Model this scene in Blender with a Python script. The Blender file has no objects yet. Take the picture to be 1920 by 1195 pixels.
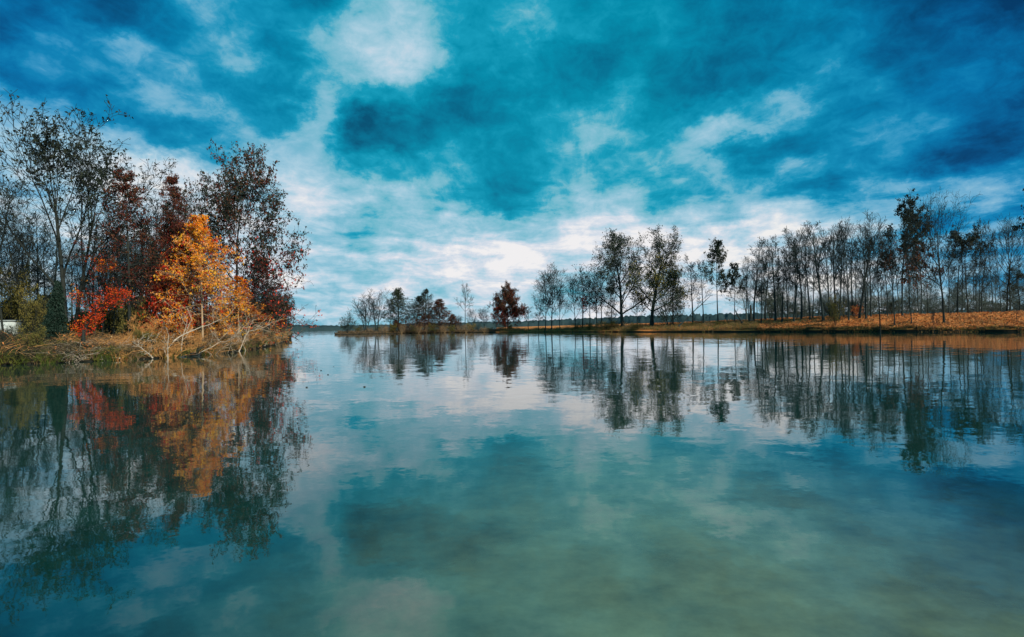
import bpy, math, random
import numpy as np
from mathutils import Vector, Matrix
from mathutils.bvhtree import BVHTree

scene = bpy.context.scene
col = scene.collection
R = math.radians

# ------------------------------------------------------------------ camera
W0, H0, F0 = 1920.0, 1195.0, 1251.0        # proportions of the photograph, focal length in its pixels
CAM_H = 2.0
PITCH = math.atan(14.5 / F0)
ROLL = math.atan(0.0125)


def horizon_row(px):
    return 612.0 - 0.0125 * (px - 960.0)


cam_data = bpy.data.cameras.new('camera')
cam_data.sensor_width = 36.0
cam_data.lens = 36.0 * F0 / W0
cam_data.clip_start = 0.1
cam_data.clip_end = 9000.0
cam = bpy.data.objects.new('camera', cam_data)
col.objects.link(cam)
cam.matrix_world = (Matrix.Translation((0, 0, CAM_H)) @ Matrix.Rotation(math.pi / 2 + PITCH, 4, 'X')
                    @ Matrix.Rotation(-ROLL, 4, 'Z'))
scene.camera = cam

# ------------------------------------------------------------------ view
vs = scene.view_settings
vs.view_transform = 'Standard'
vs.look = 'None'
vs.gamma = 1.0
vs.exposure = 0.0
vs.use_curve_mapping = False
scene.cycles.max_bounces = 6
scene.cycles.transparent_max_bounces = 4
scene.cycles.diffuse_bounces = 2
scene.cycles.glossy_bounces = 3
scene.cycles.caustics_reflective = False
scene.cycles.caustics_refractive = False

# ------------------------------------------------------------------ sun
SUN_AZ, SUN_EL = R(138.0), R(30.0)          # azimuth clockwise from the view direction: behind, to the right
sun_data = bpy.data.lights.new('sun', 'SUN')
sun_data.energy = 5.0
sun_data.angle = R(1.5)
sun_data.color = (1.0, 0.93, 0.82)
sun = bpy.data.objects.new('sun', sun_data)
col.objects.link(sun)
sd = Vector((math.sin(SUN_AZ) * math.cos(SUN_EL), math.cos(SUN_AZ) * math.cos(SUN_EL), math.sin(SUN_EL)))
sun.rotation_euler = sd.to_track_quat('Z', 'Y').to_euler()
sun.location = (40, -40, 60)

# ------------------------------------------------------------------ sky: cloud cover as a function of direction
# rows of cloud brightness (0 dark blue gap .. 9 white cloud), every 60 columns by 40 rows of the view
CLOUD = [
    (0,   '212102433225664344333322233221110000'[:33]),
    (40,  '123212344446663355433333223322210121'),
    (80,  '24345335335677633322233234342222321'),
    (120, '243344435345775332222222335322331100'),
    (160, '333244433356652222233222333422221000'),
    (200, '665235543361131123353334563242334220'),
    (240, '767542353361111233643466523444311110'),
    (280, '677764346562224333565563223322113200'),
    (320, '677788777765655324434555354556444330'),
    (360, '777888887777774224665345542555454330'),
    (400, '777788887887556534777566776445554440'),
    (440, '777788887653678898999888888765554440'),
    (480, '777788888888678998888888888766555550'),
    (520, '777788888986787988668888888877766660'),
    (560, '777777777678777776678888888887776660'),
    (600, '777777777777777788888888888888887770'),
]


def build_sky():
    grid_x = np.arange(33) * 60.0
    ys = np.array([r[0] for r in CLOUD], float)
    tab = np.array([[int(ch) for ch in r[1][:33]] for r in CLOUD], float)

    def sample(az, el):
        px = 960 + F0 * math.tan(az)
        py = 612 - F0 * math.tan(el) / math.cos(az) - 0.0125 * (px - 960)
        px = min(max(px, 0), 1919.9)
        py = min(max(py, 0), 599.9)
        i, j = px / 60, py / 40
        a, b = int(i), int(j)
        fx, fy = i - a, j - b
        a2, b2 = min(a + 1, 32), min(b + 1, 15)
        return ((tab[b, a] * (1 - fx) + tab[b, a2] * fx) * (1 - fy)
                + (tab[b2, a] * (1 - fx) + tab[b2, a2] * fx) * fy) / 9.0

    AZM = R(38.0)
    world = bpy.data.worlds.new('World')
    scene.world = world
    world.use_nodes = True
    nt = world.node_tree
    nt.nodes.clear()
    N, L = nt.nodes.new, nt.links.new

    def math_n(op, a, b=None, c=None, clamp=False):
        n = N('ShaderNodeMath')
        n.operation = op
        n.use_clamp = clamp
        for k, v in enumerate((a, b, c)):
            if v is None:
                continue
            if isinstance(v, (int, float)):
                n.inputs[k].default_value = v
            else:
                L(v, n.inputs[k])
        return n.outputs[0]

    tc = N('ShaderNodeTexCoord')
    vec = tc.outputs['Generated']
    sep = N('ShaderNodeSeparateXYZ')
    L(vec, sep.inputs[0])
    X, Y, Z = sep.outputs
    # noise space squashed vertically so that the cloud texture lies flat towards the horizon
    sq = N('ShaderNodeVectorMath')
    sq.operation = 'MULTIPLY'
    L(vec, sq.inputs[0])
    sq.inputs[1].default_value = (1, 1, 1.6)

    def noise(scale, detail, rough=0.55, dist=0.0):
        n = N('ShaderNodeTexNoise')
        L(sq.outputs[0], n.inputs['Vector'])
        n.inputs['Scale'].default_value = scale
        n.inputs['Detail'].default_value = detail
        n.inputs['Roughness'].default_value = rough
        n.inputs['Distortion'].default_value = dist
        return n

    wn = noise(10.0, 7.0, 0.62)
    ws = N('ShaderNodeSeparateColor')
    L(wn.outputs['Color'], ws.inputs[0])
    az = math_n('ARCTAN2', X, Y)
    az = math_n('MULTIPLY_ADD', math_n('SUBTRACT', ws.outputs[0], 0.5), 0.125, az)
    el = math_n('ARCSINE', Z)
    elw = math_n('MULTIPLY', math_n('SUBTRACT', ws.outputs[1], 0.5), 0.10)
    # less vertical wander close to the horizon
    elw = math_n('MULTIPLY', elw, math_n('MULTIPLY_ADD', math_n('ABSOLUTE', el), 3.0, 0.25, clamp=True))
    el = math_n('ADD', el, elw)
    # the cover in view goes on round the horizon, mirrored every 76 degrees
    u = math_n('PINGPONG', math_n('ADD', az, AZM), 2 * AZM)
    u = math_n('DIVIDE', u, 2 * AZM)

    els = [R(v) for v in (0.2, 1.2, 2.5, 4, 5.5, 7, 8.7, 10.3, 12, 13.7, 15.4, 17.1, 18.8, 20.5, 22.2, 24, 26)]
    rnd = random.Random(5)
    ramps = []
    for e in els + [R(32), R(42)]:
        rp = N('ShaderNodeValToRGB')
        cr = rp.color_ramp
        cr.interpolation = 'CARDINAL'
        n = 32
        while len(cr.elements) < n:
            cr.elements.new(0.5)
        for k in range(n):
            t = k / (n - 1)
            cr.elements[k].position = t
            a = -AZM + 2 * AZM * t
            v = sample(a, e)
            if e > R(27):
                v = 0.33 + 0.3 * math.sin(k * 0.9 + e * 9) * math.sin(k * .37 + 1) + rnd.uniform(-.05, .05)
            cr.elements[k].color = (v, v, v, 1)
        L(u, rp.inputs[0])
        ramps.append((e, rp.outputs[0]))
    cur = ramps[0][1]
    for (e0, _), (e1, o) in zip(ramps, ramps[1:]):
        mr = N('ShaderNodeMapRange')
        mr.interpolation_type = 'SMOOTHSTEP'
        L(el, mr.inputs['Value'])
        mr.inputs['From Min'].default_value = e0
        mr.inputs['From Max'].default_value = e1
        mx = N('ShaderNodeMix')
        mx.data_type = 'FLOAT'
        L(mr.outputs[0], mx.inputs['Factor'])
        L(cur, mx.inputs[2])
        L(o, mx.inputs[3])
        cur = mx.outputs[0]
    # overhead: even broken cover
    mr = N('ShaderNodeMapRange')
    mr.interpolation_type = 'SMOOTHSTEP'
    L(el, mr.inputs['Value'])
    mr.inputs['From Min'].default_value = R(40)
    mr.inputs['From Max'].default_value = R(65)
    mx = N('ShaderNodeMix')
    mx.data_type = 'FLOAT'
    L(mr.outputs[0], mx.inputs['Factor'])
    L(cur, mx.inputs[2])
    mx.inputs[3].default_value = 0.42
    cur = mx.outputs[0]
    # cloud texture on top
    zz = math_n('ADD', math_n('MAXIMUM', Z, 0.0), 0.10)
    cmb = N('ShaderNodeCombineXYZ')
    L(math_n('DIVIDE', X, zz), cmb.inputs[0])
    L(math_n('MULTIPLY', math_n('DIVIDE', Y, zz), 0.36), cmb.inputs[1])
    d1 = N('ShaderNodeTexNoise')
    L(cmb.outputs[0], d1.inputs['Vector'])
    d1.inputs['Scale'].default_value = 1.7
    d1.inputs['Detail'].default_value = 10.0
    d1.inputs['Roughness'].default_value = 0.67
    d1.inputs['Distortion'].default_value = 0.7
    d2 = noise(26.0, 6.0, 0.65, 0.4)
    low = N('ShaderNodeMapRange')
    L(Z, low.inputs['Value'])
    low.inputs['From Min'].default_value = 0.02
    low.inputs['From Max'].default_value = 0.24
    low.inputs['To Min'].default_value = 0.5
    low.inputs['To Max'].default_value = 0.42
    d2amp = low.outputs[0]
    det = math_n('ADD', math_n('MULTIPLY', math_n('SUBTRACT', d1.outputs[0], 0.5), 0.62),
                 math_n('MULTIPLY', math_n('SUBTRACT', d2.outputs[0], 0.5), d2amp))
    cur = math_n('ADD', cur, det)
    # flat layered banks low over the horizon
    fl = N('ShaderNodeVectorMath')
    fl.operation = 'MULTIPLY'
    L(vec, fl.inputs[0])
    fl.inputs[1].default_value = (1, 1, 4.2)
    d3 = N('ShaderNodeTexNoise')
    L(fl.outputs[0], d3.inputs['Vector'])
    d3.inputs['Scale'].default_value = 11.0
    d3.inputs['Detail'].default_value = 8.0
    d3.inputs['Roughness'].default_value = 0.6
    d3.inputs['Distortion'].default_value = 0.5
    lw = N('ShaderNodeMapRange')
    L(Z, lw.inputs['Value'])
    lw.inputs['From Min'].default_value = 0.12
    lw.inputs['From Max'].default_value = 0.26
    lw.inputs['To Min'].default_value = 0.85
    lw.inputs['To Max'].default_value = 0.0
    cur = math_n('ADD', cur, math_n('MULTIPLY', math_n('SUBTRACT', d3.outputs[0], 0.54), lw.outputs[0]))

    def palette(stops):
        rp = N('ShaderNodeValToRGB')
        cr = rp.color_ramp
        cr.interpolation = 'EASE'
        cr.interpolation = 'LINEAR'
        while len(cr.elements) < len(stops):
            cr.elements.new(0.5)
        for k, (p, c) in enumerate(stops):
            cr.elements[k].position = p
            cr.elements[k].color = tuple((v / 255 / 12.92 if v <= 10 else ((v / 255 + .055) / 1.055) ** 2.4) for v in c) + (1,)
        L(cur, rp.inputs[0])
        return rp.outputs[0]

    mid = palette([(0.0, (0, 82, 116)), (0.15, (0, 113, 147)), (0.32, (0, 141, 172)), (0.42, (20, 157, 188)), (0.49, (64, 171, 198)), (0.545, (110, 185, 205)),
                   (0.65, (142, 196, 216)), (0.76, (176, 210, 227)), (0.87, (213, 222, 234)), (0.97, (243, 241, 242))])
    edge = palette([(0.0, (0, 58, 104)), (0.15, (0, 84, 138)), (0.32, (0, 114, 170)), (0.42, (12, 132, 184)), (0.49, (52, 148, 196)), (0.545, (92, 166, 206)),
                    (0.65, (126, 182, 214)), (0.76, (166, 205, 225)), (0.87, (208, 223, 233)), (0.97, (240, 240, 236))])
    mf = N('ShaderNodeMapRange')
    L(math_n('ABSOLUTE', math_n('SUBTRACT', u, 0.5)), mf.inputs['Value'])
    mf.inputs['From Min'].default_value = 0.16
    mf.inputs['From Max'].default_value = 0.46
    mc = N('ShaderNodeMix')
    mc.data_type = 'RGBA'
    L(mf.outputs[0], mc.inputs['Factor'])
    L(mid, mc.inputs[6])
    L(edge, mc.inputs[7])
    # clear air behind and between the clouds
    sk = N('ShaderNodeTexSky')
    sk.sky_type = 'NISHITA'
    sk.sun_disc = False
    sk.sun_elevation = SUN_EL
    sk.sun_rotation = SUN_AZ
    bg1 = N('ShaderNodeBackground')
    L(sk.outputs[0], bg1.inputs[0])
    bg1.inputs[1].default_value = 0.05
    bg2 = N('ShaderNodeBackground')
    L(mc.outputs[2], bg2.inputs[0])
    bg2.inputs[1].default_value = 1.0
    mixs = N('ShaderNodeMixShader')
    mixs.inputs[0].default_value = 0.97
    L(bg1.outputs[0], mixs.inputs[1])
    L(bg2.outputs[0], mixs.inputs[2])
    out = N('ShaderNodeOutputWorld')
    L(mixs.outputs[0], out.inputs[0])
    world.cycles.sampling_method = 'MANUAL'
    world.cycles.sample_map_resolution = 512


build_sky()


# ------------------------------------------------------------------ materials
def mat(name, c, rough=0.8, var=None, scale=3.0, translucent=0.0, spec=0.2, detail=4.0, coord='Object'):
    """diffuse colour with an optional procedural variation between listed colours"""
    m = bpy.data.materials.new(name)
    m.use_nodes = True
    nt = m.node_tree
    b = nt.nodes['Principled BSDF']
    b.inputs['Roughness'].default_value = rough
    b.inputs['Specular IOR Level'].default_value = spec
    b.inputs['Base Color'].default_value = (*c, 1)
    src = None
    if var:
        tc = nt.nodes.new('ShaderNodeTexCoord')
        n = nt.nodes.new('ShaderNodeTexNoise')
        n.inputs['Scale'].default_value = scale
        n.inputs['Detail'].default_value = detail
        n.inputs['Roughness'].default_value = 0.7
        nt.links.new(tc.outputs[coord], n.inputs['Vector'])
        r = nt.nodes.new('ShaderNodeValToRGB')
        cs = [c] + list(var)
        while len(r.color_ramp.elements) < len(cs):
            r.color_ramp.elements.new(0.5)
        for k, cc in enumerate(cs):
            r.color_ramp.elements[k].position = 0.32 + 0.36 * k / (len(cs) - 1)
            r.color_ramp.elements[k].color = (*cc, 1)
        nt.links.new(n.outputs[0], r.inputs[0])
        src = r.outputs[0]
        nt.links.new(src, b.inputs['Base Color'])
    if translucent:
        t = nt.nodes.new('ShaderNodeBsdfTranslucent')
        t.inputs[0].default_value = (*c, 1)
        if src:
            nt.links.new(src, t.inputs[0])
        mx = nt.nodes.new('ShaderNodeMixShader')
        mx.inputs[0].default_value = translucent
        nt.links.new(b.outputs[0], mx.inputs[1])
        nt.links.new(t.outputs[0], mx.inputs[2])
        nt.links.new(mx.outputs[0], nt.nodes['Material Output'].inputs[0])
    return m


M = {}
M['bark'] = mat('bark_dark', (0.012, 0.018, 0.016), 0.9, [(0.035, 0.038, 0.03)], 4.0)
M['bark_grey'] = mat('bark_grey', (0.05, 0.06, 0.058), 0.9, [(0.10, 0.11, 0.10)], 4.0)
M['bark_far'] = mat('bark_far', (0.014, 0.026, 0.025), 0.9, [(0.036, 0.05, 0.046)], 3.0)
M['twig_haze'] = mat('twig_haze', (0.06, 0.085, 0.08), 0.9)  # twigs of the woods behind, with the paling of haze put into the colour
M['leaf_haze'] = mat('leaf_haze_tone', (0.04, 0.065, 0.05), 0.8, [(0.075, 0.10, 0.075), (0.11, 0.10, 0.07)], 0.4)  # thicket leaves behind the right bank, lightened in colour as if by haze
M['brush_dark'] = mat('brush_dark', (0.03, 0.03, 0.02), 0.9, [(0.07, 0.05, 0.03)], 0.8)
M['pale_wood'] = mat('pale_dead_wood', (0.38, 0.31, 0.22), 0.85, [(0.55, 0.47, 0.36)], 5.0)
M['pale_bark'] = mat('pale_sapling_bark', (0.32, 0.22, 0.12), 0.85, [(0.5, 0.38, 0.24)], 5.0)
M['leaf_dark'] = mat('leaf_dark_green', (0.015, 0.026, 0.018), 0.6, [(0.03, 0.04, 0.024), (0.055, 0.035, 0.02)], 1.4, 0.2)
M['leaf_green'] = mat('leaf_dull_green', (0.03, 0.045, 0.024), 0.6, [(0.055, 0.07, 0.035), (0.10, 0.085, 0.03)], 0.7, 0.25)
M['leaf_olive'] = mat('leaf_olive_yellow', (0.10, 0.10, 0.03), 0.6, [(0.2, 0.17, 0.04), (0.32, 0.2, 0.04)], 0.8, 0.3)
M['leaf_maroon'] = mat('leaf_maroon', (0.04, 0.012, 0.012), 0.6, [(0.10, 0.022, 0.016), (0.16, 0.05, 0.02)], 1.0, 0.25)
M['leaf_rust'] = mat('leaf_rust_brown', (0.07, 0.03, 0.016), 0.7, [(0.15, 0.05, 0.022), (0.10, 0.06, 0.025)], 1.0, 0.25)
M['leaf_orange'] = mat('leaf_orange', (0.75, 0.15, 0.008), 0.55, [(0.92, 0.32, 0.012), (0.95, 0.45, 0.03)], 0.8, 0.35)
M['leaf_gold'] = mat('leaf_gold', (0.85, 0.38, 0.02), 0.55, [(0.95, 0.55, 0.05)], 0.8, 0.35)
M['leaf_apricot'] = mat('leaf_apricot', (0.75, 0.24, 0.05), 0.55, [(0.85, 0.38, 0.12), (0.6, 0.13, 0.03)], 0.9, 0.35)
M['leaf_red'] = mat('leaf_red', (0.42, 0.02, 0.012), 0.55, [(0.6, 0.04, 0.012), (0.75, 0.12, 0.02)], 1.1, 0.35)
M['leaf_crimson'] = mat('leaf_bright_red', (0.7, 0.04, 0.01), 0.5, [(0.9, 0.12, 0.015)], 1.3, 0.35)
M['evergreen'] = mat('evergreen_dark', (0.012, 0.03, 0.02), 0.6, [(0.02, 0.045, 0.028)], 1.5, 0.15)
M['brush'] = mat('dry_brush', (0.13, 0.08, 0.04), 0.85, [(0.34, 0.22, 0.11), (0.06, 0.04, 0.02)], 2.5)
M['brush_orange'] = mat('dry_brush_orange', (0.5, 0.2, 0.055), 0.85, [(0.68, 0.34, 0.11), (0.22, 0.09, 0.03)], 2.5)
M['grass_green'] = mat('grass_green', (0.05, 0.10, 0.02), 0.7, [(0.14, 0.17, 0.03), (0.26, 0.22, 0.04)], 0.5, 0.2)
M['litter'] = mat('leaf_litter', (0.56, 0.18, 0.045), 0.85, [(0.70, 0.27, 0.08), (0.34, 0.11, 0.035), (0.76, 0.34, 0.11)], 3.0, 0.1)
M['white_paint'] = mat('white_paint', (0.34, 0.40, 0.38), 0.7, [(0.48, 0.53, 0.50), (0.25, 0.3, 0.28)], 1.6)
M['roof_grey'] = mat('box_roof', (0.3, 0.34, 0.33), 0.6, [(0.2, 0.24, 0.23)], 2.0)
M['dark_gap'] = mat('dark_opening', (0.02, 0.03, 0.03), 0.8)


def ground_material(name, stops, scale, litter):
    m = bpy.data.materials.new(name)
    m.use_nodes = True
    nt = m.node_tree
    b = nt.nodes['Principled BSDF']
    b.inputs['Roughness'].default_value = 0.95
    b.inputs['Specular IOR Level'].default_value = 0.1
    tc = nt.nodes.new('ShaderNodeTexCoord')
    n = nt.nodes.new('ShaderNodeTexNoise')
    n.inputs['Scale'].default_value = scale
    n.inputs['Detail'].default_value = 8
    n.inputs['Roughness'].default_value = 0.7
    nt.links.new(tc.outputs['Object'], n.inputs['Vector'])
    r = nt.nodes.new('ShaderNodeValToRGB')
    while len(r.color_ramp.elements) < len(stops):
        r.color_ramp.elements.new(.5)
    for k, c in enumerate(stops):
        r.color_ramp.elements[k].position = 0.34 + 0.32 * k / (len(stops) - 1)
        r.color_ramp.elements[k].color = (*c, 1)
    nt.links.new(n.outputs[0], r.inputs[0])
    # steep faces, such as the cut edge, go nearly black
    geo = nt.nodes.new('ShaderNodeNewGeometry')
    sp = nt.nodes.new('ShaderNodeSeparateXYZ')
    nt.links.new(geo.outputs['True Normal'], sp.inputs[0])
    mr = nt.nodes.new('ShaderNodeMapRange')
    nt.links.new(sp.outputs[2], mr.inputs['Value'])
    mr.inputs['From Min'].default_value = 0.35
    mr.inputs['From Max'].default_value = 0.8
    mx = nt.nodes.new('ShaderNodeMix')
    mx.data_type = 'RGBA'
    nt.links.new(mr.outputs[0], mx.inputs['Factor'])
    mx.inputs[6].default_value = (0.018, 0.017, 0.012, 1)
    nt.links.new(r.outputs[0], mx.inputs[7])
    nt.links.new(mx.outputs[2], b.inputs['Base Color'])
    bp = nt.nodes.new('ShaderNodeBump')
    bp.inputs['Distance'].default_value = 0.15
    n2 = nt.nodes.new('ShaderNodeTexNoise')
    n2.inputs['Scale'].default_value = litter
    n2.inputs['Detail'].default_value = 5
    nt.links.new(tc.outputs['Object'], n2.inputs['Vector'])
    nt.links.new(n2.outputs[0], bp.inputs['Height'])
    nt.links.new(bp.outputs[0], b.inputs['Normal'])
    return m


M['ground_left'] = ground_material('ground_brush_floor', [(0.035, 0.05, 0.02), (0.10, 0.075, 0.035), (0.2, 0.11, 0.045), (0.09, 0.10, 0.03)], 0.5, 3)
M['ground_right'] = ground_material('ground_leaf_litter', [(0.24, 0.12, 0.035), (0.52, 0.18, 0.045), (0.62, 0.22, 0.055), (0.68, 0.29, 0.09)], 0.16, 2)
M['ground_island'] = ground_material('ground_island', [(0.035, 0.03, 0.02), (0.09, 0.055, 0.03), (0.06, 0.06, 0.03)], 0.3, 2)
M['hills'] = mat('far_wooded_hills', (0.02, 0.042, 0.048), 0.95, [(0.04, 0.066, 0.066)], 0.02, 0, 0.0)


def water_material():
    m = bpy.data.materials.new('lake_water')
    m.use_nodes = True
    nt = m.node_tree
    N, L = nt.nodes.new, nt.links.new
    b = nt.nodes['Principled BSDF']
    tc = N('ShaderNodeTexCoord')
    pos = tc.outputs['Object']

    def noise(scale, detail, rough, stretch=(1, 1, 1)):
        v = N('ShaderNodeVectorMath')
        v.operation = 'MULTIPLY'
        L(pos, v.inputs[0])
        v.inputs[1].default_value = stretch
        n = N('ShaderNodeTexNoise')
        n.inputs['Scale'].default_value = scale
        n.inputs['Detail'].default_value = detail
        n.inputs['Roughness'].default_value = rough
        L(v.outputs[0], n.inputs['Vector'])
        return n

    def centred(n, s):
        a = N('ShaderNodeVectorMath')
        a.operation = 'SUBTRACT'
        L(n.outputs['Color'], a.inputs[0])
        a.inputs[1].default_value = (.5, .5, .5)
        k = N('ShaderNodeVectorMath')
        k.operation = 'MULTIPLY'
        L(a.outputs[0], k.inputs[0])
        k.inputs[1].default_value = (s, s, 0)
        return k.outputs[0]

    def add(a, c):
        v = N('ShaderNodeVectorMath')
        v.operation = 'ADD'
        L(a, v.inputs[0])
        if isinstance(c, tuple):
            v.inputs[1].default_value = c
        else:
            L(c, v.inputs[1])
        return v.outputs[0]

    rip = noise(2.6, 3, 0.55, (0.8, 1, 1))
    swell = noise(0.55, 2, 0.5, (0.6, 1, 1))
    # wind patches modulate the ripples
    gust = noise(0.035, 3, 0.6, (0.35, 1, 1))
    gm = N('ShaderNodeMapRange')
    L(gust.outputs[0], gm.inputs['Value'])
    gm.inputs['From Min'].default_value = 0.4
    gm.inputs['From Max'].default_value = 0.62
    gm.inputs['To Min'].default_value = 0.55
    gm.inputs['To Max'].default_value = 1.5
    rv = N('ShaderNodeVectorMath')
    rv.operation = 'SCALE'
    L(centred(rip, 0.030), rv.inputs[0])
    L(gm.outputs[0], rv.inputs['Scale'])
    fine = noise(11.0, 2, 0.5)
    nv = add(add(add(rv.outputs[0], centred(swell, 0.022)), centred(fine, 0.012)), (0, 0, 1))
    nn = N('ShaderNodeVectorMath')
    nn.operation = 'NORMALIZE'
    L(nv, nn.inputs[0])
    L(nn.outputs[0], b.inputs['Normal'])
    # pale silt showing through the shallows near the camera
    sh = noise(0.4, 5, 0.6)
    sc_ = N('ShaderNodeVectorMath')
    sc_.operation = 'MULTIPLY'
    L(pos, sc_.inputs[0])
    sc_.inputs[1].default_value = (1.0, 0.42, 0)
    ln = N('ShaderNodeVectorMath')
    ln.operation = 'DISTANCE'
    L(sc_.outputs[0], ln.inputs[0])
    ln.inputs[1].default_value = (1.6, 1.9, 0)
    ad = N('ShaderNodeMath')
    ad.operation = 'MULTIPLY_ADD'
    L(sh.outputs[0], ad.inputs[0])
    ad.inputs[1].default_value = 1.4
    L(ln.outputs['Value'], ad.inputs[2])
    r = N('ShaderNodeMapRange')
    r.interpolation_type = 'SMOOTHSTEP'
    L(ad.outputs[0], r.inputs['Value'])
    r.inputs['From Min'].default_value = 0.9
    r.inputs['From Max'].default_value = 5.4
    mx = N('ShaderNodeMix')
    mx.data_type = 'RGBA'
    L(r.outputs[0], mx.inputs['Factor'])
    mx.inputs[6].default_value = (0.12, 0.165, 0.085, 1)
    mx.inputs[7].default_value = (0.005, 0.040, 0.031, 1)
    mot = noise(1.3, 9, 0.7)
    mm = N('ShaderNodeMapRange')
    L(mot.outputs[0], mm.inputs['Value'])
    mm.inputs['From Min'].default_value = 0.3
    mm.inputs['From Max'].default_value = 0.7
    mm.inputs['To Min'].default_value = 0.6
    mm.inputs['To Max'].default_value = 1.35
    ms = N('ShaderNodeVectorMath')
    ms.operation = 'SCALE'
    L(mx.outputs[2], ms.inputs[0])
    L(mm.outputs[0], ms.inputs['Scale'])
    L(ms.outputs[0], b.inputs['Base Color'])
    b.inputs['Roughness'].default_value = 0.02
    b.inputs['IOR'].default_value = 1.62
    return m


M['water'] = water_material()


# ------------------------------------------------------------------ mesh helpers
def mesh_from(name, verts, faces_flat, counts, mats, mat_idx=None, smooth=False):
    me = bpy.data.meshes.new(name)
    verts = np.asarray(verts, dtype=np.float32)
    me.vertices.add(len(verts))
    me.vertices.foreach_set('co', verts.ravel())
    faces_flat = np.asarray(faces_flat, dtype=np.int32).ravel()
    counts = np.asarray(counts, dtype=np.int32)
    me.loops.add(len(faces_flat))
    me.loops.foreach_set('vertex_index', faces_flat)
    me.polygons.add(len(counts))
    starts = np.concatenate(([0], np.cumsum(counts)[:-1])).astype(np.int32)
    me.polygons.foreach_set('loop_start', starts)
    if smooth:
        me.polygons.foreach_set('use_smooth', np.ones(len(counts), dtype=bool))
    for m in mats:
        me.materials.append(m)
    if mat_idx is not None:
        me.polygons.foreach_set('material_index', np.asarray(mat_idx, dtype=np.int32))
    me.update(calc_edges=True)
    return me


def prisms(segs, sides):
    """segs: (n,8) p0 p1 r0 r1 -> verts, quads"""
    s = np.asarray(segs, dtype=np.float64)
    n = len(s)
    p0, p1, r0, r1 = s[:, :3], s[:, 3:6], s[:, 6], s[:, 7]
    d = p1 - p0
    d /= np.maximum(np.linalg.norm(d, axis=1, keepdims=True), 1e-9)
    ref = np.where(np.abs(d[:, 2:3]) > 0.999, np.array([[1.0, 0, 0]]), np.array([[0.31, 0.95, 0.0]]))
    a = np.cross(d, ref)
    a /= np.maximum(np.linalg.norm(a, axis=1, keepdims=True), 1e-9)
    b = np.cross(d, a)
    ang = np.arange(sides) * 2 * math.pi / sides
    ring = a[:, None, :] * np.cos(ang)[None, :, None] + b[:, None, :] * np.sin(ang)[None, :, None]
    v0 = p0[:, None, :] + ring * r0[:, None, None]
    v1 = p1[:, None, :] + ring * r1[:, None, None]
    verts = np.concatenate([v0, v1], axis=1).reshape(-1, 3)
    base = (np.arange(n) * 2 * sides)[:, None]
    k = np.arange(sides)
    k2 = (k + 1) % sides
    q = np.stack([base + k, base + k2, base + sides + k2, base + sides + k], axis=2).reshape(-1, 4)
    return verts, q


def wood_mesh(name, segs, m):
    """segs with a side count in the last column"""
    s = np.asarray(segs, dtype=np.float64)
    vs_, qs_, off = [], [], 0
    for sides in (3, 4, 6, 8):
        sel = s[s[:, 8] == sides]
        if len(sel):
            v, q = prisms(sel[:, :8], sides)
            vs_.append(v)
            qs_.append(q + off)
            off += len(v)
    v = np.concatenate(vs_)
    q = np.concatenate(qs_)
    return mesh_from(name, v, q, np.full(len(q), 4), [m], smooth=True)


def leaf_mesh(name, pts, rng, n, spread, size, mats, weights=None, flat=1.0, zsq=1.0):
    pts = np.asarray(pts, dtype=np.float64)
    c = np.repeat(pts, n, axis=0) + rng.normal(0, 1, (len(pts) * n, 3)) * np.array([spread, spread, spread * zsq])
    k = len(c)
    a = rng.normal(0, 1, (k, 3))
    a[:, 2] *= flat
    a /= np.linalg.norm(a, axis=1, keepdims=True)
    b = rng.normal(0, 1, (k, 3))
    b[:, 2] *= flat
    b -= a * np.sum(a * b, axis=1, keepdims=True)
    b /= np.linalg.norm(b, axis=1, keepdims=True)
    sz = size * rng.uniform(0.55, 1.3, (k, 1))
    nrm = np.cross(a, b)
    v = np.stack([c - a * sz, c + b * sz * 0.55 + nrm * sz * .18, c + a * sz, c - b * sz * 0.55 + nrm * sz * .18], axis=1).reshape(-1, 3)
    q = (np.arange(k) * 4)[:, None] + np.arange(4)[None, :]
    mi = None
    if len(mats) > 1:
        # whole twigs share a colour
        w = rng.choice(len(mats), size=len(pts), p=weights)
        mi = np.repeat(w, n)
    return mesh_from(name, v, q, np.full(k, 4), mats, mi)


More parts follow.
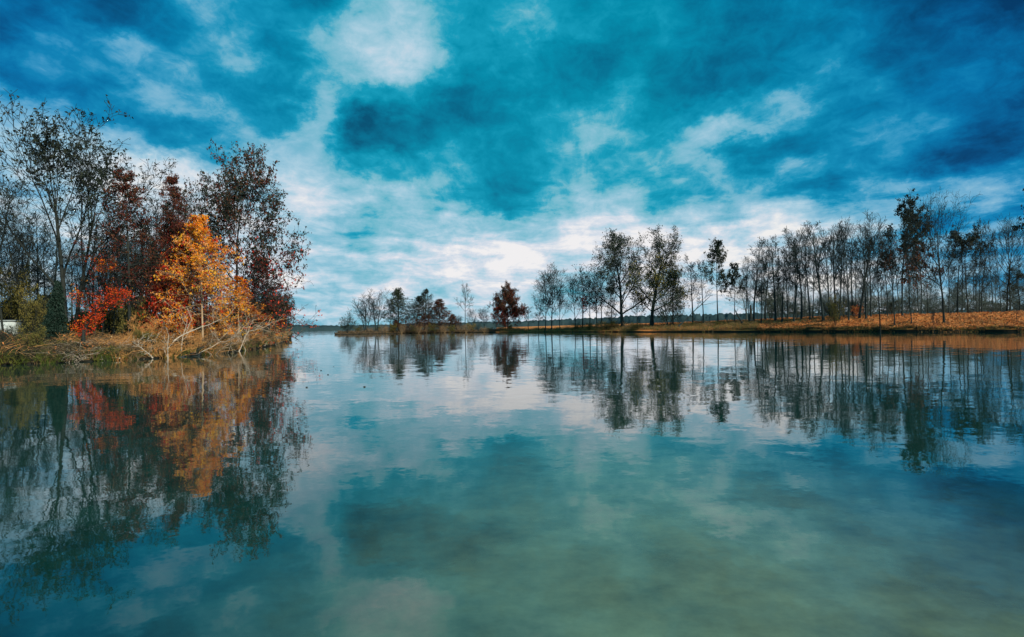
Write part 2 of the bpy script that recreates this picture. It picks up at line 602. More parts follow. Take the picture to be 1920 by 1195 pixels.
# ------------------------------------------------------------------ tree growth
def grow_branch(rnd, p, d, length, r, lev, P, segs, tips):
    ns = P['nseg'][lev]
    step = length / ns
    wob, trop = P['wob'][lev], P['trop'][lev]
    maxlev = len(P['nseg']) - 1
    r_end = max(r * P['taper'][lev], P['rmin'])
    st = P['start'][lev] if lev < maxlev else 2
    elig = [i for i in range(ns) if (i + 1) / ns >= st]
    per = P['kids'][lev] / max(len(elig), 1) if lev < maxlev else 0
    sides = 8 if lev == 0 else (4 if lev == 1 else 3)
    spin = rnd.uniform(0, 6.28)
    x, y, z = p
    dx, dy, dz = d
    for i in range(ns):
        dx += rnd.gauss(0, wob)
        dy += rnd.gauss(0, wob)
        dz += rnd.gauss(0, wob) + trop
        m = math.sqrt(dx * dx + dy * dy + dz * dz)
        dx, dy, dz = dx / m, dy / m, dz / m
        nx, ny, nz = x + dx * step, y + dy * step, z + dz * step
        ra = max(r + (r_end - r) * i / ns, P['rmin'])
        rb = max(r + (r_end - r) * (i + 1) / ns, P['rmin'])
        if lev == 0 and i == 0:
            ra *= 1.35
        segs.append((x, y, z, nx, ny, nz, ra, rb, sides, lev))
        x, y, z = nx, ny, nz
        if lev < maxlev and (i + 1) / ns >= st:
            cnt = int(per) + (1 if rnd.random() < per - int(per) else 0)
            t = ((i + 1) / ns - st) / max(1 - st, 1e-6)
            for _ in range(cnt):
                spin += 2.4 + rnd.uniform(-.5, .5)
                a0, a1 = P['ang'][lev]
                ang = math.radians(a0 + (a1 - a0) * t + rnd.uniform(-9, 9))
                # perpendicular frame
                if abs(dz) > 0.95:
                    ux, uy, uz = 1.0, 0.0, -dx / dz
                else:
                    ux, uy, uz = -dy, dx, 0.0
                um = math.sqrt(ux * ux + uy * uy + uz * uz)
                ux, uy, uz = ux / um, uy / um, uz / um
                wx, wy, wz = dy * uz - dz * uy, dz * ux - dx * uz, dx * uy - dy * ux
                ca, sa, cs, ss = math.cos(ang), math.sin(ang), math.cos(spin), math.sin(spin)
                cx = dx * ca + (ux * cs + wx * ss) * sa
                cy = dy * ca + (uy * cs + wy * ss) * sa
                cz = dz * ca + (uz * cs + wz * ss) * sa
                l0, l1 = P['clen'][lev]
                cl = length * (l0 + (l1 - l0) * t) * rnd.uniform(0.7, 1.25)
                grow_branch(rnd, (x, y, z), (cx, cy, cz), cl, max(rb * P['crad'][lev] * rnd.uniform(.7, 1.1), P['rmin']), lev + 1, P, segs, tips)
    if lev >= maxlev - 1:
        tips.append((x, y, z, lev))
        if lev == maxlev:
            tips.append((x - dx * step * .6, y - dy * step * .6, z - dz * step * .6, lev))


# habits (lengths relative to a trunk of length 1; whole trees are scaled to height later)
H_TALL = dict(nseg=[12, 6, 4, 2, 1], wob=[.025, .07, .10, .12, .1], trop=[.02, .09, .07, .05, .03], taper=[.22, .25, .3, .4, .6],
              start=[.42, .2, .15, .1], kids=[13, 6, 4, 1.4], ang=[(56, 26), (40, 30), (42, 38), (40, 40)],
              clen=[(.40, .2), (.5, .34), (.5, .4), (.6, .5)], crad=[.52, .6, .6, .7], rmin=.0011, r0=.015)
H_VASE = dict(nseg=[9, 7, 4, 2, 1], wob=[.03, .06, .10, .12, .1], trop=[.0, .05, .05, .04, .03], taper=[.35, .2, .3, .4, .6],
              start=[.3, .25, .15, .1], kids=[10, 9, 5, 3], ang=[(44, 20), (38, 28), (42, 35), (40, 40)],
              clen=[(.62, .5), (.42, .28), (.5, .4), (.6, .5)], crad=[.6, .55, .6, .7], rmin=.0011, r0=.017)
H_OAK = dict(nseg=[9, 7, 5, 3, 1], wob=[.04, .09, .13, .15, .1], trop=[.0, .035, .03, .03, .02], taper=[.3, .2, .3, .4, .6],
             start=[.26, .2, .15, .1], kids=[15, 9, 6, 4], ang=[(74, 26), (48, 36), (50, 40), (45, 45)],
             clen=[(.58, .34), (.45, .32), (.5, .4), (.55, .5)], crad=[.5, .55, .6, .7], rmin=.0011, r0=.02)
H_CONE = dict(nseg=[14, 6, 3, 1], wob=[.012, .05, .08, .1], trop=[.01, .02, .0, .0], taper=[.1, .25, .4, .6],
              start=[.14, .1, .1], kids=[54, 9, 4], ang=[(88, 45), (45, 40), (45, 40)],
              clen=[(.34, .05), (.42, .28), (.5, .4)], crad=[.35, .5, .6], rmin=.0011, r0=.014)
H_BUSH = dict(nseg=[5, 4, 2, 1], wob=[.10, .14, .16, .1], trop=[.03, .03, .02, .0], taper=[.35, .35, .4, .6],
              start=[.2, .15, .1], kids=[7, 6, 3], ang=[(48, 34), (48, 40), (48, 42)],
              clen=[(.5, .34), (.5, .4), (.5, .45)], crad=[.6, .6, .7], rmin=.003, r0=.022)


def grow_tree(seed, P, stems=1, splay=0.0, **over):
    P = dict(P)
    P.update(over)
    rnd = random.Random(seed)
    segs, tips = [], []
    for s in range(stems):
        a = 6.283 * s / stems + rnd.uniform(-.5, .5)
        sp = splay * rnd.uniform(.6, 1.2) if stems > 1 else splay
        d = (math.cos(a) * sp, math.sin(a) * sp, 1.0)
        off = .012 * (stems > 1)
        L_ = 1.0 if s == 0 else rnd.uniform(.72, .98)
        grow_branch(rnd, (math.cos(a) * off, math.sin(a) * off, -0.02), d, L_, P['r0'] * (1 if stems == 1 else .7), 0, P, segs, tips)
    segs = np.array(segs)
    tips = np.array(tips)
    # scale to unit height
    zmax = float(np.percentile(segs[segs[:, 9] >= 1][:, 5], 99.0))
    segs[:, :8] /= zmax
    tips[:, :3] /= zmax
    ex = np.percentile(np.abs(segs[:, 3:5]), 98.5)
    return segs, tips, float(ex) * 2.0


class Kind:
    """meshes of one kind of tree, 1 m high; placed copies share them"""

    def __init__(self, name, seed, P, bark, leaves=None, split=1, **over):
        self.name = name
        self.segs, self.tips, self.width = grow_tree(seed, P, **over)
        lo = self.segs[self.segs[:, 9] <= split]
        hi = self.segs[self.segs[:, 9] > split]
        self.parts = [('trunk', wood_mesh(name + '_trunk', lo, bark)), ('crown', wood_mesh(name + '_crown', hi, bark))]
        rng = np.random.default_rng(seed)
        for lf in (leaves or []):
            t = self.tips[:, :3]
            rr = np.hypot(t[:, 0], t[:, 1]) / (self.width * .5)
            keep = np.ones(len(t), bool)
            if 'z' in lf:
                jit = rng.normal(0, lf.get('blur', .05), len(t))
                keep &= (t[:, 2] + jit > lf['z'][0]) & (t[:, 2] + jit < lf['z'][1])
            if 'rmin' in lf:
                keep &= rr > lf['rmin']
            if 'clump' in lf:          # patchy: drop leaves where a coarse random field is low
                g = np.floor(t / lf.get('cell', .07)).astype(int)
                hsh = (g[:, 0] * 73856093 ^ g[:, 1] * 19349663 ^ g[:, 2] * 83492791) % 1000 / 1000.0
                keep &= hsh < lf['clump']
            t = t[keep]
            if 'frac' in lf:
                t = t[rng.random(len(t)) < lf['frac']]
            if not len(t):
                continue
            self.parts.append((lf.get('part', 'foliage'),
                               leaf_mesh(name + '_' + lf.get('part', 'foliage'), t, rng, lf.get('n', 2), lf.get('spread', .012), lf.get('size', .012),
                                         [M[k] for k in lf['mats']], lf.get('w'), lf.get('flat', 1.0), lf.get('zsq', 1.0))))


def tag(o, label, cat, group=None):
    o['label'] = label
    o['category'] = cat
    if group:
        o['group'] = group
    return o


def thing(name, label, cat, loc, rz=0.0, scale=(1, 1, 1), group=None, lean=(0, 0)):
    e = bpy.data.objects.new(name, None)
    e.empty_display_size = 0.5
    col.objects.link(e)
    e.location = loc
    e.rotation_euler = (lean[0], lean[1], rz)
    e.scale = scale
    return tag(e, label, cat, group)


def child(name, me, parent, mats=None):
    o = bpy.data.objects.new(name, me)
    col.objects.link(o)
    o.parent = parent
    if mats:
        for k, m in enumerate(mats):
            o.material_slots[k].link = 'OBJECT'
            o.material_slots[k].material = m
    return o


# ------------------------------------------------------------------ land
def world_xy(px, depth):
    return Vector(((px - 960.0) / F0 * depth, depth, 0))


def z_at_row(px, row, depth):
    return CAM_H + (horizon_row(px) - row) / F0 * depth


def shore_depth(px, row):
    return CAM_H * F0 / (row - horizon_row(px))


LAND = []


def land(name, front, profile, m, rough=0.12, sub=6, hfun=None):
    """front: list of (px, depth) along the water's edge; profile: (distance inland, height)"""
    pts = []
    for (a, b) in zip(front, front[1:]):
        for k in range(sub):
            t = k / sub
            pts.append((a[0] + (b[0] - a[0]) * t, a[1] + (b[1] - a[1]) * t))
    pts.append(front[-1])
    rnd = random.Random(len(name))
    verts, faces = [], []
    nrow = len(profile)
    for i, (px, d) in enumerate(pts):
        d += (math.sin(i * 1.7) * .16 + math.sin(i * .61 + 2) * .3) * rough * 5 + rnd.gauss(0, rough * d / 50)
        base = world_xy(px, d)
        dirv = base.normalized()
        for (o, h) in profile:
            hs = hfun(px) if hfun else 1.0
            p = base + dirv * o
            zz = h * hs if h > 0 else h
            if 0.2 < o < 120:
                zz += rnd.gauss(0, .05 + .05 * min(o, 10) / 10)
                p = p + Vector((rnd.gauss(0, .1), rnd.gauss(0, .1), 0)) * min(o, 3)
            verts.append((p.x, p.y, zz))
    for i in range(len(pts) - 1):
        for j in range(nrow - 1):
            a = i * nrow + j
            faces.append((a, a + nrow, a + nrow + 1, a + 1))
    q = np.array(faces)
    me = mesh_from(name, np.array(verts), q, np.full(len(q), 4), [m], smooth=False)
    o = bpy.data.objects.new(name, me)
    col.objects.link(o)
    o['kind'] = 'structure'
    LAND.append(BVHTree.FromPolygons([Vector(v) for v in verts], faces))
    return pts


def ground_z(x, y):
    best = None
    for t in LAND:
        h = t.ray_cast(Vector((x, y, 60)), Vector((0, 0, -1)))
        if h[0] is not None and (best is None or h[0].z > best):
            best = h[0].z
    return best if best is not None else 0.0


# water: one sheet out to the horizon
wv = [(-6000, -200, 0), (6000, -200, 0), (6000, 8500, 0), (-6000, 8500, 0)]
wo = bpy.data.objects.new('lake_water', mesh_from('lake_water', np.array(wv), np.array([[0, 1, 2, 3]]), [4], [M['water']]))
col.objects.link(wo)
wo['kind'] = 'structure'

LEFT_EDGE = [(-1500, 30), (-700, 33), (-300, 37), (-100, 40), (0, 41), (80, 42.5), (160, 44.5), (240, 46.5), (300, 48.5), (350, 51), (400, 56),
             (440, 61), (475, 68), (505, 80), (525, 97), (541, 122), (546, 135)]
left_pts = land('left_bank', LEFT_EDGE,
                [(0, -.5), (.12, .12), (.5, .32), (2, .5), (5, .75), (10, 1.0), (18, 1.35), (35, 1.7), (80, 2.0), (160, 2.3)], M['ground_left'])
RIGHT_EDGE = [(930, 226), (980, 222), (1050, 208), (1120, 194), (1200, 179), (1300, 164), (1400, 152), (1500, 142), (1600, 133), (1700, 124),
              (1800, 116.5), (1920, 109), (2100, 100), (2500, 84), (3200, 66)]


def right_h(px):
    return min(max((px - 930) / 700.0, 0.0), 1.0) ** .8 * 0.72 + 0.28


right_pts = land('right_bank', RIGHT_EDGE,
                 [(0, -.5), (.10, .42), (.35, .66), (1.2, .85), (4, 1.35), (9, 2.2), (15, 3.0), (22, 3.45), (40, 3.7), (90, 3.9), (220, 4.4)],
                 M['ground_right'], hfun=right_h)
ISLE = [(628, 214), (650, 219), (700, 224), (760, 232), (830, 234), (880, 232), (930, 229), (985, 224)]
isle_pts = land('island_shore', ISLE, [(0, -.5), (.2, .18), (1, .38), (4, .62), (8, .5), (11, -.5)], M['ground_island'])


def far_hills():
    pts = [(-600, 920, 14), (200, 920, 11), (480, 930, 8.5), (540, 930, 8.4), (600, 940, 6.6), (680, 960, 6.2), (760, 1080, 8.5), (860, 1300, 10.5), (960, 1600, 13.5),
           (1050, 1600, 17), (1200, 1500, 21), (1400, 1400, 23), (1700, 1300, 24), (2300, 1200, 26)]
    rnd = random.Random(3)
    verts, faces = [], []
    rows = []
    for (a, b) in zip(pts, pts[1:]):
        n = max(6, int(abs(b[0] - a[0]) / 3))
        for k in range(n):
            t = k / n
            rows.append([a[i] + (b[i] - a[i]) * t for i in range(3)])
    for (px, d, h) in rows:
        b = world_xy(px, d)
        dr = b.normalized()
        tops = [(0, -1), (2, .42), (8, .72), (20, .9), (45, 1.0), (120, 1.0), (400, .6)]
        for (o, f) in tops:
            p = b + dr * o
            z = f * h
            if f > .3:
                z += rnd.gauss(0, .13 * h * .8) + rnd.uniform(-.5, .5)
            verts.append((p.x, p.y, z))
    nr = 7
    for i in range(len(rows) - 1):
        for j in range(nr - 1):
            a = i * nr + j
            faces.append((a, a + nr, a + nr + 1, a + 1))
    q = np.array(faces)
    o = bpy.data.objects.new('far_hills', mesh_from('far_hills', np.array(verts), q, np.full(len(q), 4), [M['hills']], smooth=False))
    col.objects.link(o)
    o['kind'] = 'structure'


far_hills()

# ------------------------------------------------------------------ kinds of tree
K = {}
for s in range(5):
    K['tall%d' % s] = Kind('bare_tall', 20 + s, H_TALL, M['bark_far'], rmin=.0015 + 0.0001 * s)
for s in range(3):
    K['slim%d' % s] = Kind('bare_slim', 40 + s, H_TALL, M['bark_far'], kids=[13, 6, 4, 3], start=[.3, .2, .15, .1], clen=[(.24, .14), (.5, .34), (.5, .4), (.6, .5)],
                           r0=.012, rmin=.0016)
for s in range(3):
    K['vase%d' % s] = Kind('bare_vase', 50 + s, H_VASE, M['bark_far'], rmin=.0024, stems=1)
for s in range(2):
    K['multi%d' % s] = Kind('bare_multi', 60 + s, H_VASE, M['bark_far'], rmin=.0026, r0=.024, stems=4, splay=.2, kids=[6, 6, 4, 2])
K['slender'] = Kind('slender_bare', 71, H_TALL, M['bark_far'], start=[.5, .2, .15, .1], kids=[11, 5, 3, 2], ang=[(70, 30), (42, 30), (42, 35), (40, 40)], r0=.018, rmin=.0032)
K['fan'] = Kind('fan_bare', 77, H_VASE, M['bark'], start=[.42, .25, .15, .1], kids=[13, 9, 5, 3], ang=[(62, 22), (38, 28), (42, 35), (40, 40)], rmin=.0013, r0=.016)

for s in range(2):
    K['wild%d' % s] = Kind('wild_bare', 80 + s, H_OAK, M['bark'], kids=[12, 7, 5, 3], rmin=.0010, r0=.013, ang=[(56, 26), (48, 36), (50, 40), (45, 45)])
K['lefttall'] = Kind('left_tall', 302, H_VASE, M['bark'], start=[.26, .2, .15, .1], kids=[10, 11, 5, 4], clen=[(1.0, .55), (.36, .26), (.5, .4), (.6, .5)],
                     ang=[(34, 14), (34, 26), (42, 35), (40, 40)], trop=[.0, .03, .05, .04, .03], crad=[.7, .5, .6, .7], rmin=.0013, r0=.018,
                     leaves=[dict(mats=['leaf_dark'], z=(.5, 2), blur=.12, frac=.36, n=2, spread=.004, size=.0068)])
K['oak'] = Kind('left_oak', 205, H_OAK, M['bark'], start=[.2, .15, .15, .1], kids=[24, 11, 5, 3], trop=[0, .02, .02, .02, .02],
                clen=[(.62, .42), (.45, .32), (.5, .4), (.55, .5)], ang=[(80, 26), (48, 36), (50, 40), (45, 45)], rmin=.0011, r0=.018,
                leaves=[dict(mats=['leaf_dark', 'leaf_rust', 'leaf_maroon'], w=[.62, .22, .16], z=(.42, 2), frac=.8, n=3, spread=.006, size=.0072),
                        dict(part='red_foliage', mats=['leaf_maroon', 'leaf_red', 'leaf_dark'], w=[.6, .15, .25], z=(-1, .45), clump=.85, cell=.08, n=2, spread=.007, size=.008)])
K['cone_maroon'] = Kind('maroon_cone', 101, H_CONE, M['bark'], start=[.2, .1, .1], rmin=.0009,
                        leaves=[dict(mats=['leaf_maroon', 'leaf_rust', 'leaf_dark'], w=[.45, .35, .2], frac=.7, n=5, spread=.011, size=.0065, zsq=.4)])
K['cone_open'] = Kind('open_maroon', 104, H_CONE, M['bark'], start=[.34, .1, .1], kids=[40, 8, 4], clen=[(.26, .08), (.42, .28), (.5, .4)], rmin=.0009,
                      leaves=[dict(mats=['leaf_maroon', 'leaf_rust', 'leaf_dark'], w=[.4, .35, .25], frac=.6, n=5, spread=.011, size=.0065, zsq=.4)])
K['orange'] = Kind('orange_cone', 107, H_CONE, M['pale_bark'], start=[.24, .1, .1], kids=[34, 10, 4], clen=[(.52, .06), (.45, .3), (.5, .4)], ang=[(100, 42), (45, 40), (45, 40)], trop=[.01, -.02, 0, 0],
                   rmin=.0012, r0=.011,
                   leaves=[dict(mats=['leaf_orange', 'leaf_apricot', 'leaf_gold', 'leaf_red'], w=[.42, .2, .26, .12], n=6, clump=.8, cell=.06, frac=.85, spread=.014, size=.0088, zsq=.4)])
K['redtree'] = Kind('red_tree', 111, H_CONE, M['bark'], kids=[40, 9, 4], clen=[(.5, .1), (.45, .3), (.5, .4)], ang=[(80, 45), (45, 40), (45, 40)], rmin=.0015,
                    leaves=[dict(mats=['leaf_red', 'leaf_maroon', 'leaf_apricot'], w=[.6, .25, .15], n=3, frac=.6, spread=.018, size=.017, zsq=.5)])
K['redsparse'] = Kind('red_sparse', 112, H_OAK, M['bark'], start=[.4, .2, .15, .1], kids=[9, 7, 5, 3], rmin=.0015, r0=.014,
                      leaves=[dict(mats=['leaf_crimson', 'leaf_orange', 'leaf_red'], w=[.3, .4, .3], n=2, z=(.5, 2), clump=.5, cell=.12, frac=.7, spread=.02, size=.011, zsq=.5)])
K['redbush'] = Kind('red_bush', 113, H_BUSH, M['bark'], stems=3, splay=.35,
                    leaves=[dict(mats=['leaf_crimson', 'leaf_red'], w=[.7, .3], n=2, spread=.035, size=.035, frac=.6)])
K['bigleaf0'] = Kind('big_leafy', 121, H_OAK, M['bark_far'], start=[.2, .2, .15, .1], kids=[17, 9, 6, 3], clen=[(.62, .40), (.45, .32), (.5, .4), (.55, .5)], r0=.03,
                     ang=[(58, 24), (40, 32), (48, 40), (45, 45)], rmin=.0016,
                     leaves=[dict(mats=['leaf_green', 'leaf_dark'], w=[.5, .5], frac=.6, clump=.85, cell=.05, n=2, spread=.011, size=.0088)])
K['bigleaf1'] = Kind('big_leafy', 125, H_OAK, M['bark_far'], start=[.2, .2, .15, .1], kids=[18, 9, 6, 3], clen=[(.46, .32), (.45, .32), (.5, .4), (.55, .5)],
                     ang=[(64, 22), (40, 32), (48, 40), (45, 45)], rmin=.0016, r0=.028,
                     leaves=[dict(mats=['leaf_green'], z=(.5, 2), blur=.1, frac=.35, n=2, spread=.011, size=.008),
                             dict(part='yellow_foliage', mats=['leaf_olive', 'leaf_green'], w=[.65, .35], z=(-1, .62), blur=.08, frac=.65, n=2, spread=.014, size=.010)])
K['greenleaf'] = Kind('green_leafy', 128, H_TALL, M['bark_far'], start=[.15, .2, .15, .1], kids=[20, 7, 5, 3],
                      leaves=[dict(mats=['leaf_green', 'leaf_olive'], w=[.7, .3], frac=.4, n=2, spread=.012, size=.0095)])
for s in range(2):
    K['tuft%d' % s] = Kind('tufted', 131 + s * 3, H_TALL, M['bark_far'], start=[.5, .3, .15, .1], kids=[13, 6, 5, 3], ang=[(70, 24), (44, 34), (48, 40), (45, 45)],
                           clen=[(.36, .2), (.45, .34), (.5, .4), (.6, .5)],
                           leaves=[dict(mats=['leaf_dark', 'leaf_green'], w=[.75, .25], clump=.5, cell=.05, n=3, spread=.011, size=.0115, zsq=.6)])
for s in range(2):
    K['tuftoak%d' % s] = Kind('tufted_oak', 141 + s * 3, H_OAK, M['bark_far'], start=[.42, .25, .15, .1], kids=[14, 8, 5, 3], ang=[(72, 22), (44, 34), (48, 40), (45, 45)],
                              clen=[(.40, .3), (.45, .34), (.5, .4), (.6, .5)], r0=.015, rmin=.0012,
                              leaves=[dict(mats=['leaf_dark'], z=(.62, 2), clump=.42, cell=.045, n=3, spread=.010, size=.0105, zsq=.6),
                                      dict(part='rust_foliage', mats=['leaf_rust', 'leaf_dark'], w=[.6, .4], z=(-1, .58), clump=.5, cell=.07, n=3, spread=.012, size=.011, zsq=.5)])
K['flatdark'] = Kind('flat_dark', 149, H_OAK, M['bark'], start=[.66, .25, .15, .1], kids=[14, 8, 5, 3], ang=[(80, 50), (44, 34), (48, 40), (45, 45)],
                     clen=[(.36, .3), (.45, .34), (.5, .4), (.6, .5)], r0=.014,
                     leaves=[dict(mats=['leaf_dark'], z=(.72, 2), clump=.6, cell=.05, n=3, spread=.012, size=.011, zsq=.6)])
K['cypress_dark'] = Kind('dark_cypress', 151, H_CONE, M['bark'], clen=[(.55, .05), (.42, .28), (.5, .4)], rmin=.0018,
                         leaves=[dict(mats=['leaf_dark'], z=(.38, 2), frac=.42, n=2, spread=.014, size=.012, zsq=.4),
                                 dict(part='rust_foliage', mats=['leaf_maroon', 'leaf_rust'], w=[.5, .5], z=(-1, .42), n=2, frac=.7, spread=.016, size=.014, zsq=.4)])
K['cypress_rust'] = Kind('rust_cypress', 153, H_CONE, M['bark'], clen=[(.36, .05), (.42, .28), (.5, .4)], start=[.1, .1, .1], rmin=.0018,
                         leaves=[dict(mats=['leaf_rust', 'leaf_maroon', 'leaf_dark'], w=[.5, .2, .3], n=2, frac=.6, spread=.015, size=.013, zsq=.4)])
K['redoak'] = Kind('round_redoak', 205, H_OAK, M['bark'], start=[.2, .15, .15, .1], kids=[24, 9, 4, 2], trop=[0, .02, .02, .02, .02],
                   clen=[(.62, .42), (.45, .32), (.5, .4), (.55, .5)], ang=[(80, 26), (48, 36), (50, 40), (45, 45)], rmin=.0015, r0=.022,
                   leaves=[dict(mats=['leaf_rust', 'leaf_maroon', 'leaf_dark'], w=[.5, .25, .25], z=(.42, 2), n=5, frac=.9, spread=.016, size=.014),
                           dict(part='red_foliage', mats=['leaf_maroon', 'leaf_red', 'leaf_rust'], w=[.6, .15, .25], z=(-1, .5), n=5, frac=.9, spread=.018, size=.015)])
K['twiggy'] = Kind('twiggy_cone', 161, H_CONE, M['bark_far'], start=[.2, .1, .1], clen=[(.34, .08), (.42, .28), (.5, .4)], ang=[(60, 30), (45, 40), (45, 40)], rmin=.0018,
                   leaves=[dict(mats=['leaf_green'], frac=.25, n=2, spread=.016, size=.013)])
for s in range(2):
    K['bush%d' % s] = Kind('bare_bush', 171 + s, H_BUSH, M['brush'], stems=6, splay=.45)
    K['leafbush%d' % s] = Kind('leaf_bush', 181 + s, H_BUSH, M['bark'], stems=6, splay=.4,
                               leaves=[dict(mats=['leaf_olive'], n=4, spread=.03, size=.020, frac=.6, clump=.75, cell=.15)])
K['redvine'] = Kind('red_vine', 189, H_TALL, M['bark_far'], kids=[13, 6, 4, 2], start=[.3, .2, .15, .1], rmin=.0018,
                    leaves=[dict(mats=['leaf_red', 'leaf_maroon'], w=[.6, .4], z=(.12, .72), clump=.3, cell=.09, n=3, spread=.012, size=.012)])
K['domebush'] = Kind('dome_bush', 190, H_BUSH, M['bark'], stems=9, splay=.5,
                     leaves=[dict(mats=['evergreen', 'leaf_dark'], w=[.6, .4], n=4, spread=.03, size=.022),
                             dict(part='rust_foliage', mats=['leaf_rust'], z=(.6, 2), n=3, spread=.03, size=.022)])
K['evergreen'] = Kind('evergreen_cone', 193, H_CONE, M['bark'], start=[.03, .1, .1], clen=[(.3, .06), (.42, .28), (.5, .4)], rmin=.002,
                      leaves=[dict(mats=['evergreen'], n=5, spread=.025, size=.022)])
K['willow'] = Kind('willow_bush', 196, H_BUSH, M['bark_far'], stems=7, splay=.7, nseg=[6, 5, 3, 1],
                   leaves=[dict(mats=['leaf_green'], n=2, spread=.025, size=.018, frac=.45)])

RND = random.Random(77)


def place(kind, name, label, cat, px, depth, top, width=None, group=None, base=None, lean=(0, 0), rz=None, mats=None):
    """width in columns of the view; the tree's own proportions when None"""
    k = K[kind]
    p = world_xy(px, depth)
    z0 = ground_z(p.x, p.y) - .05 if base is None else base
    h = z_at_row(px, top, depth) - z0
    sx = h
    if width:
        sx = (width / F0 * depth) / k.width
        sx = min(max(sx, h * .45), h * 2.2)
    e = thing(name, label, cat, (p.x, p.y, z0), RND.uniform(0, 6.28) if rz is None else rz, (sx, sx, h), group, lean)
    for n, me in k.parts:
        child(n, me, e, mats.get(n) if mats else None)
    return e


# ------------------------------------------------------------------ left bank trees
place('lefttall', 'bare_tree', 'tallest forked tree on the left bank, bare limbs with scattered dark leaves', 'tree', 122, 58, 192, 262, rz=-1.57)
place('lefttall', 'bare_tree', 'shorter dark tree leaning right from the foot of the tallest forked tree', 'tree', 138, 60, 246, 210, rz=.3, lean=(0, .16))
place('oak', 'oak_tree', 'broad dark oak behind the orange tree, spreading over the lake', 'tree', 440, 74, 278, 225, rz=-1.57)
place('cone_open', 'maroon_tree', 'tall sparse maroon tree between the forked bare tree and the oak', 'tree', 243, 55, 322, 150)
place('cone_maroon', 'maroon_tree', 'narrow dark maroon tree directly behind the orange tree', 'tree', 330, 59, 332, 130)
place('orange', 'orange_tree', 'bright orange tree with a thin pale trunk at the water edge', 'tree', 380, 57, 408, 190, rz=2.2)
place('redtree', 'red_tree', 'red leaved tree glowing behind the left side of the orange tree', 'tree', 335, 60, 420, 105)
place('orange', 'apricot_tree', 'apricot leaved tree rising behind the left side of the orange tree', 'tree', 345, 61, 428, 120, mats={'foliage': [M['leaf_apricot'], M['leaf_red'], M['leaf_maroon'], M['leaf_red']]})
place('orange', 'golden_tree', 'low golden orange tree at the water under the oak', 'tree', 446, 65, 520, 125, mats={'foliage': [M['leaf_orange'], M['leaf_red'], M['leaf_rust'], M['leaf_maroon']]})
place('redtree', 'red_tree', 'deep red tree glowing low between the maroon trees and the orange tree', 'tree', 308, 57, 500, 80)
RED_ARC = True
place('redsparse', 'red_tree', 'sparse orange red tree with an open crown right of the forked trunk', 'tree', 176, 56, 484, 110)
place('redsparse', 'maroon_tree', 'sparse dark red sapling below the tall sparse maroon tree', 'tree', 232, 58, 500, 90, mats={'foliage': [M['leaf_maroon'], M['leaf_red'], M['leaf_rust']]})
place('cypress_dark', 'maroon_tree', 'dark low maroon tree under the oak reaching over the lake', 'tree', 488, 82, 484, 135, mats={'foliage': [M['leaf_maroon']], 'rust_foliage': [M['leaf_red'], M['leaf_maroon']]})
place('domebush', 'evergreen_shrub', 'large dark dome shrub with a rusty top at the bank tip', 'shrub', 521, 102, 553, 62)
place('domebush', 'evergreen_shrub', 'smaller dark shrub between the dome shrub and the orange tree', 'shrub', 478, 76, 566, 66)
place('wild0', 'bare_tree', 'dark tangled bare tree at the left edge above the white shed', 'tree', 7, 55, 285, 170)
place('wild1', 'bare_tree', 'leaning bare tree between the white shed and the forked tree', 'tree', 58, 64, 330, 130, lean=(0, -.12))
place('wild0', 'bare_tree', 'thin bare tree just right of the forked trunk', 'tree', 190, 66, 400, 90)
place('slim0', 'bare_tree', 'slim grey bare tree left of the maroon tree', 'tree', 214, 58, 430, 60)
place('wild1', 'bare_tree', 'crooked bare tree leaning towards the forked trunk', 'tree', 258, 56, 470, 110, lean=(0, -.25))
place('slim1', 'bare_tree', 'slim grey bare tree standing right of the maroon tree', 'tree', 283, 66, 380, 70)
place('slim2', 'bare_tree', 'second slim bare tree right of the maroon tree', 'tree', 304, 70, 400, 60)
place('evergreen', 'evergreen_shrub', 'dark evergreen bush just left of the forked trunk', 'shrub', 106, 54, 534, 36)
place('evergreen', 'evergreen_shrub', 'low dark evergreen bush in front of the forked trunk', 'shrub', 90, 49, 588, 34)
place('evergreen', 'evergreen_shrub', 'dark evergreen bush behind the white shed', 'shrub', 30, 70, 560, 60)
place('leafbush0', 'shrub', 'tall olive yellow shrub at the left edge above the shed', 'shrub', 22, 66, 500, 80)
place('leafbush1', 'shrub', 'olive yellow shrub between the shed and the evergreen bush', 'shrub', 66, 58, 540, 60)
place('leafbush0', 'shrub', 'yellow green shrub at the water left of the red tree', 'shrub', 92, 46, 640, 50)
place('leafbush1', 'shrub', 'olive shrub behind the bright red tree', 'shrub', 205, 60, 540, 80)
place('leafbush0', 'shrub', 'grey green shrub left of the orange dry shrubs', 'shrub', 245, 56, 560, 60)
place('leafbush1', 'shrub', 'dull green shrub growing against the front of the white shed', 'shrub', 13, 51, 611, 44, mats={'foliage': [M['leaf_green']]})
ob = {'trunk': [M['brush_orange']], 'crown': [M['brush_orange']]}
for px, d, top, w, lab in [(272, 53, 592, 60, 'dry orange shrub at the centre of the left bank'), (300, 55, 604, 50, 'dry orange shrub left of the orange tree trunk'),
                           (420, 63, 610, 60, 'dry tan shrub right of the orange tree trunk'), (462, 68, 606, 70, 'pale dry shrub overhanging the water below the oak'),
                           (240, 50, 622, 50, 'low dry orange shrub at the water left of the deadwood'), (345, 56, 610, 60, 'dry orange shrub directly below the orange tree')]:
    place('bush%d' % (px % 2), 'dry_shrub', lab, 'shrub', px, d, top, w, mats=ob)
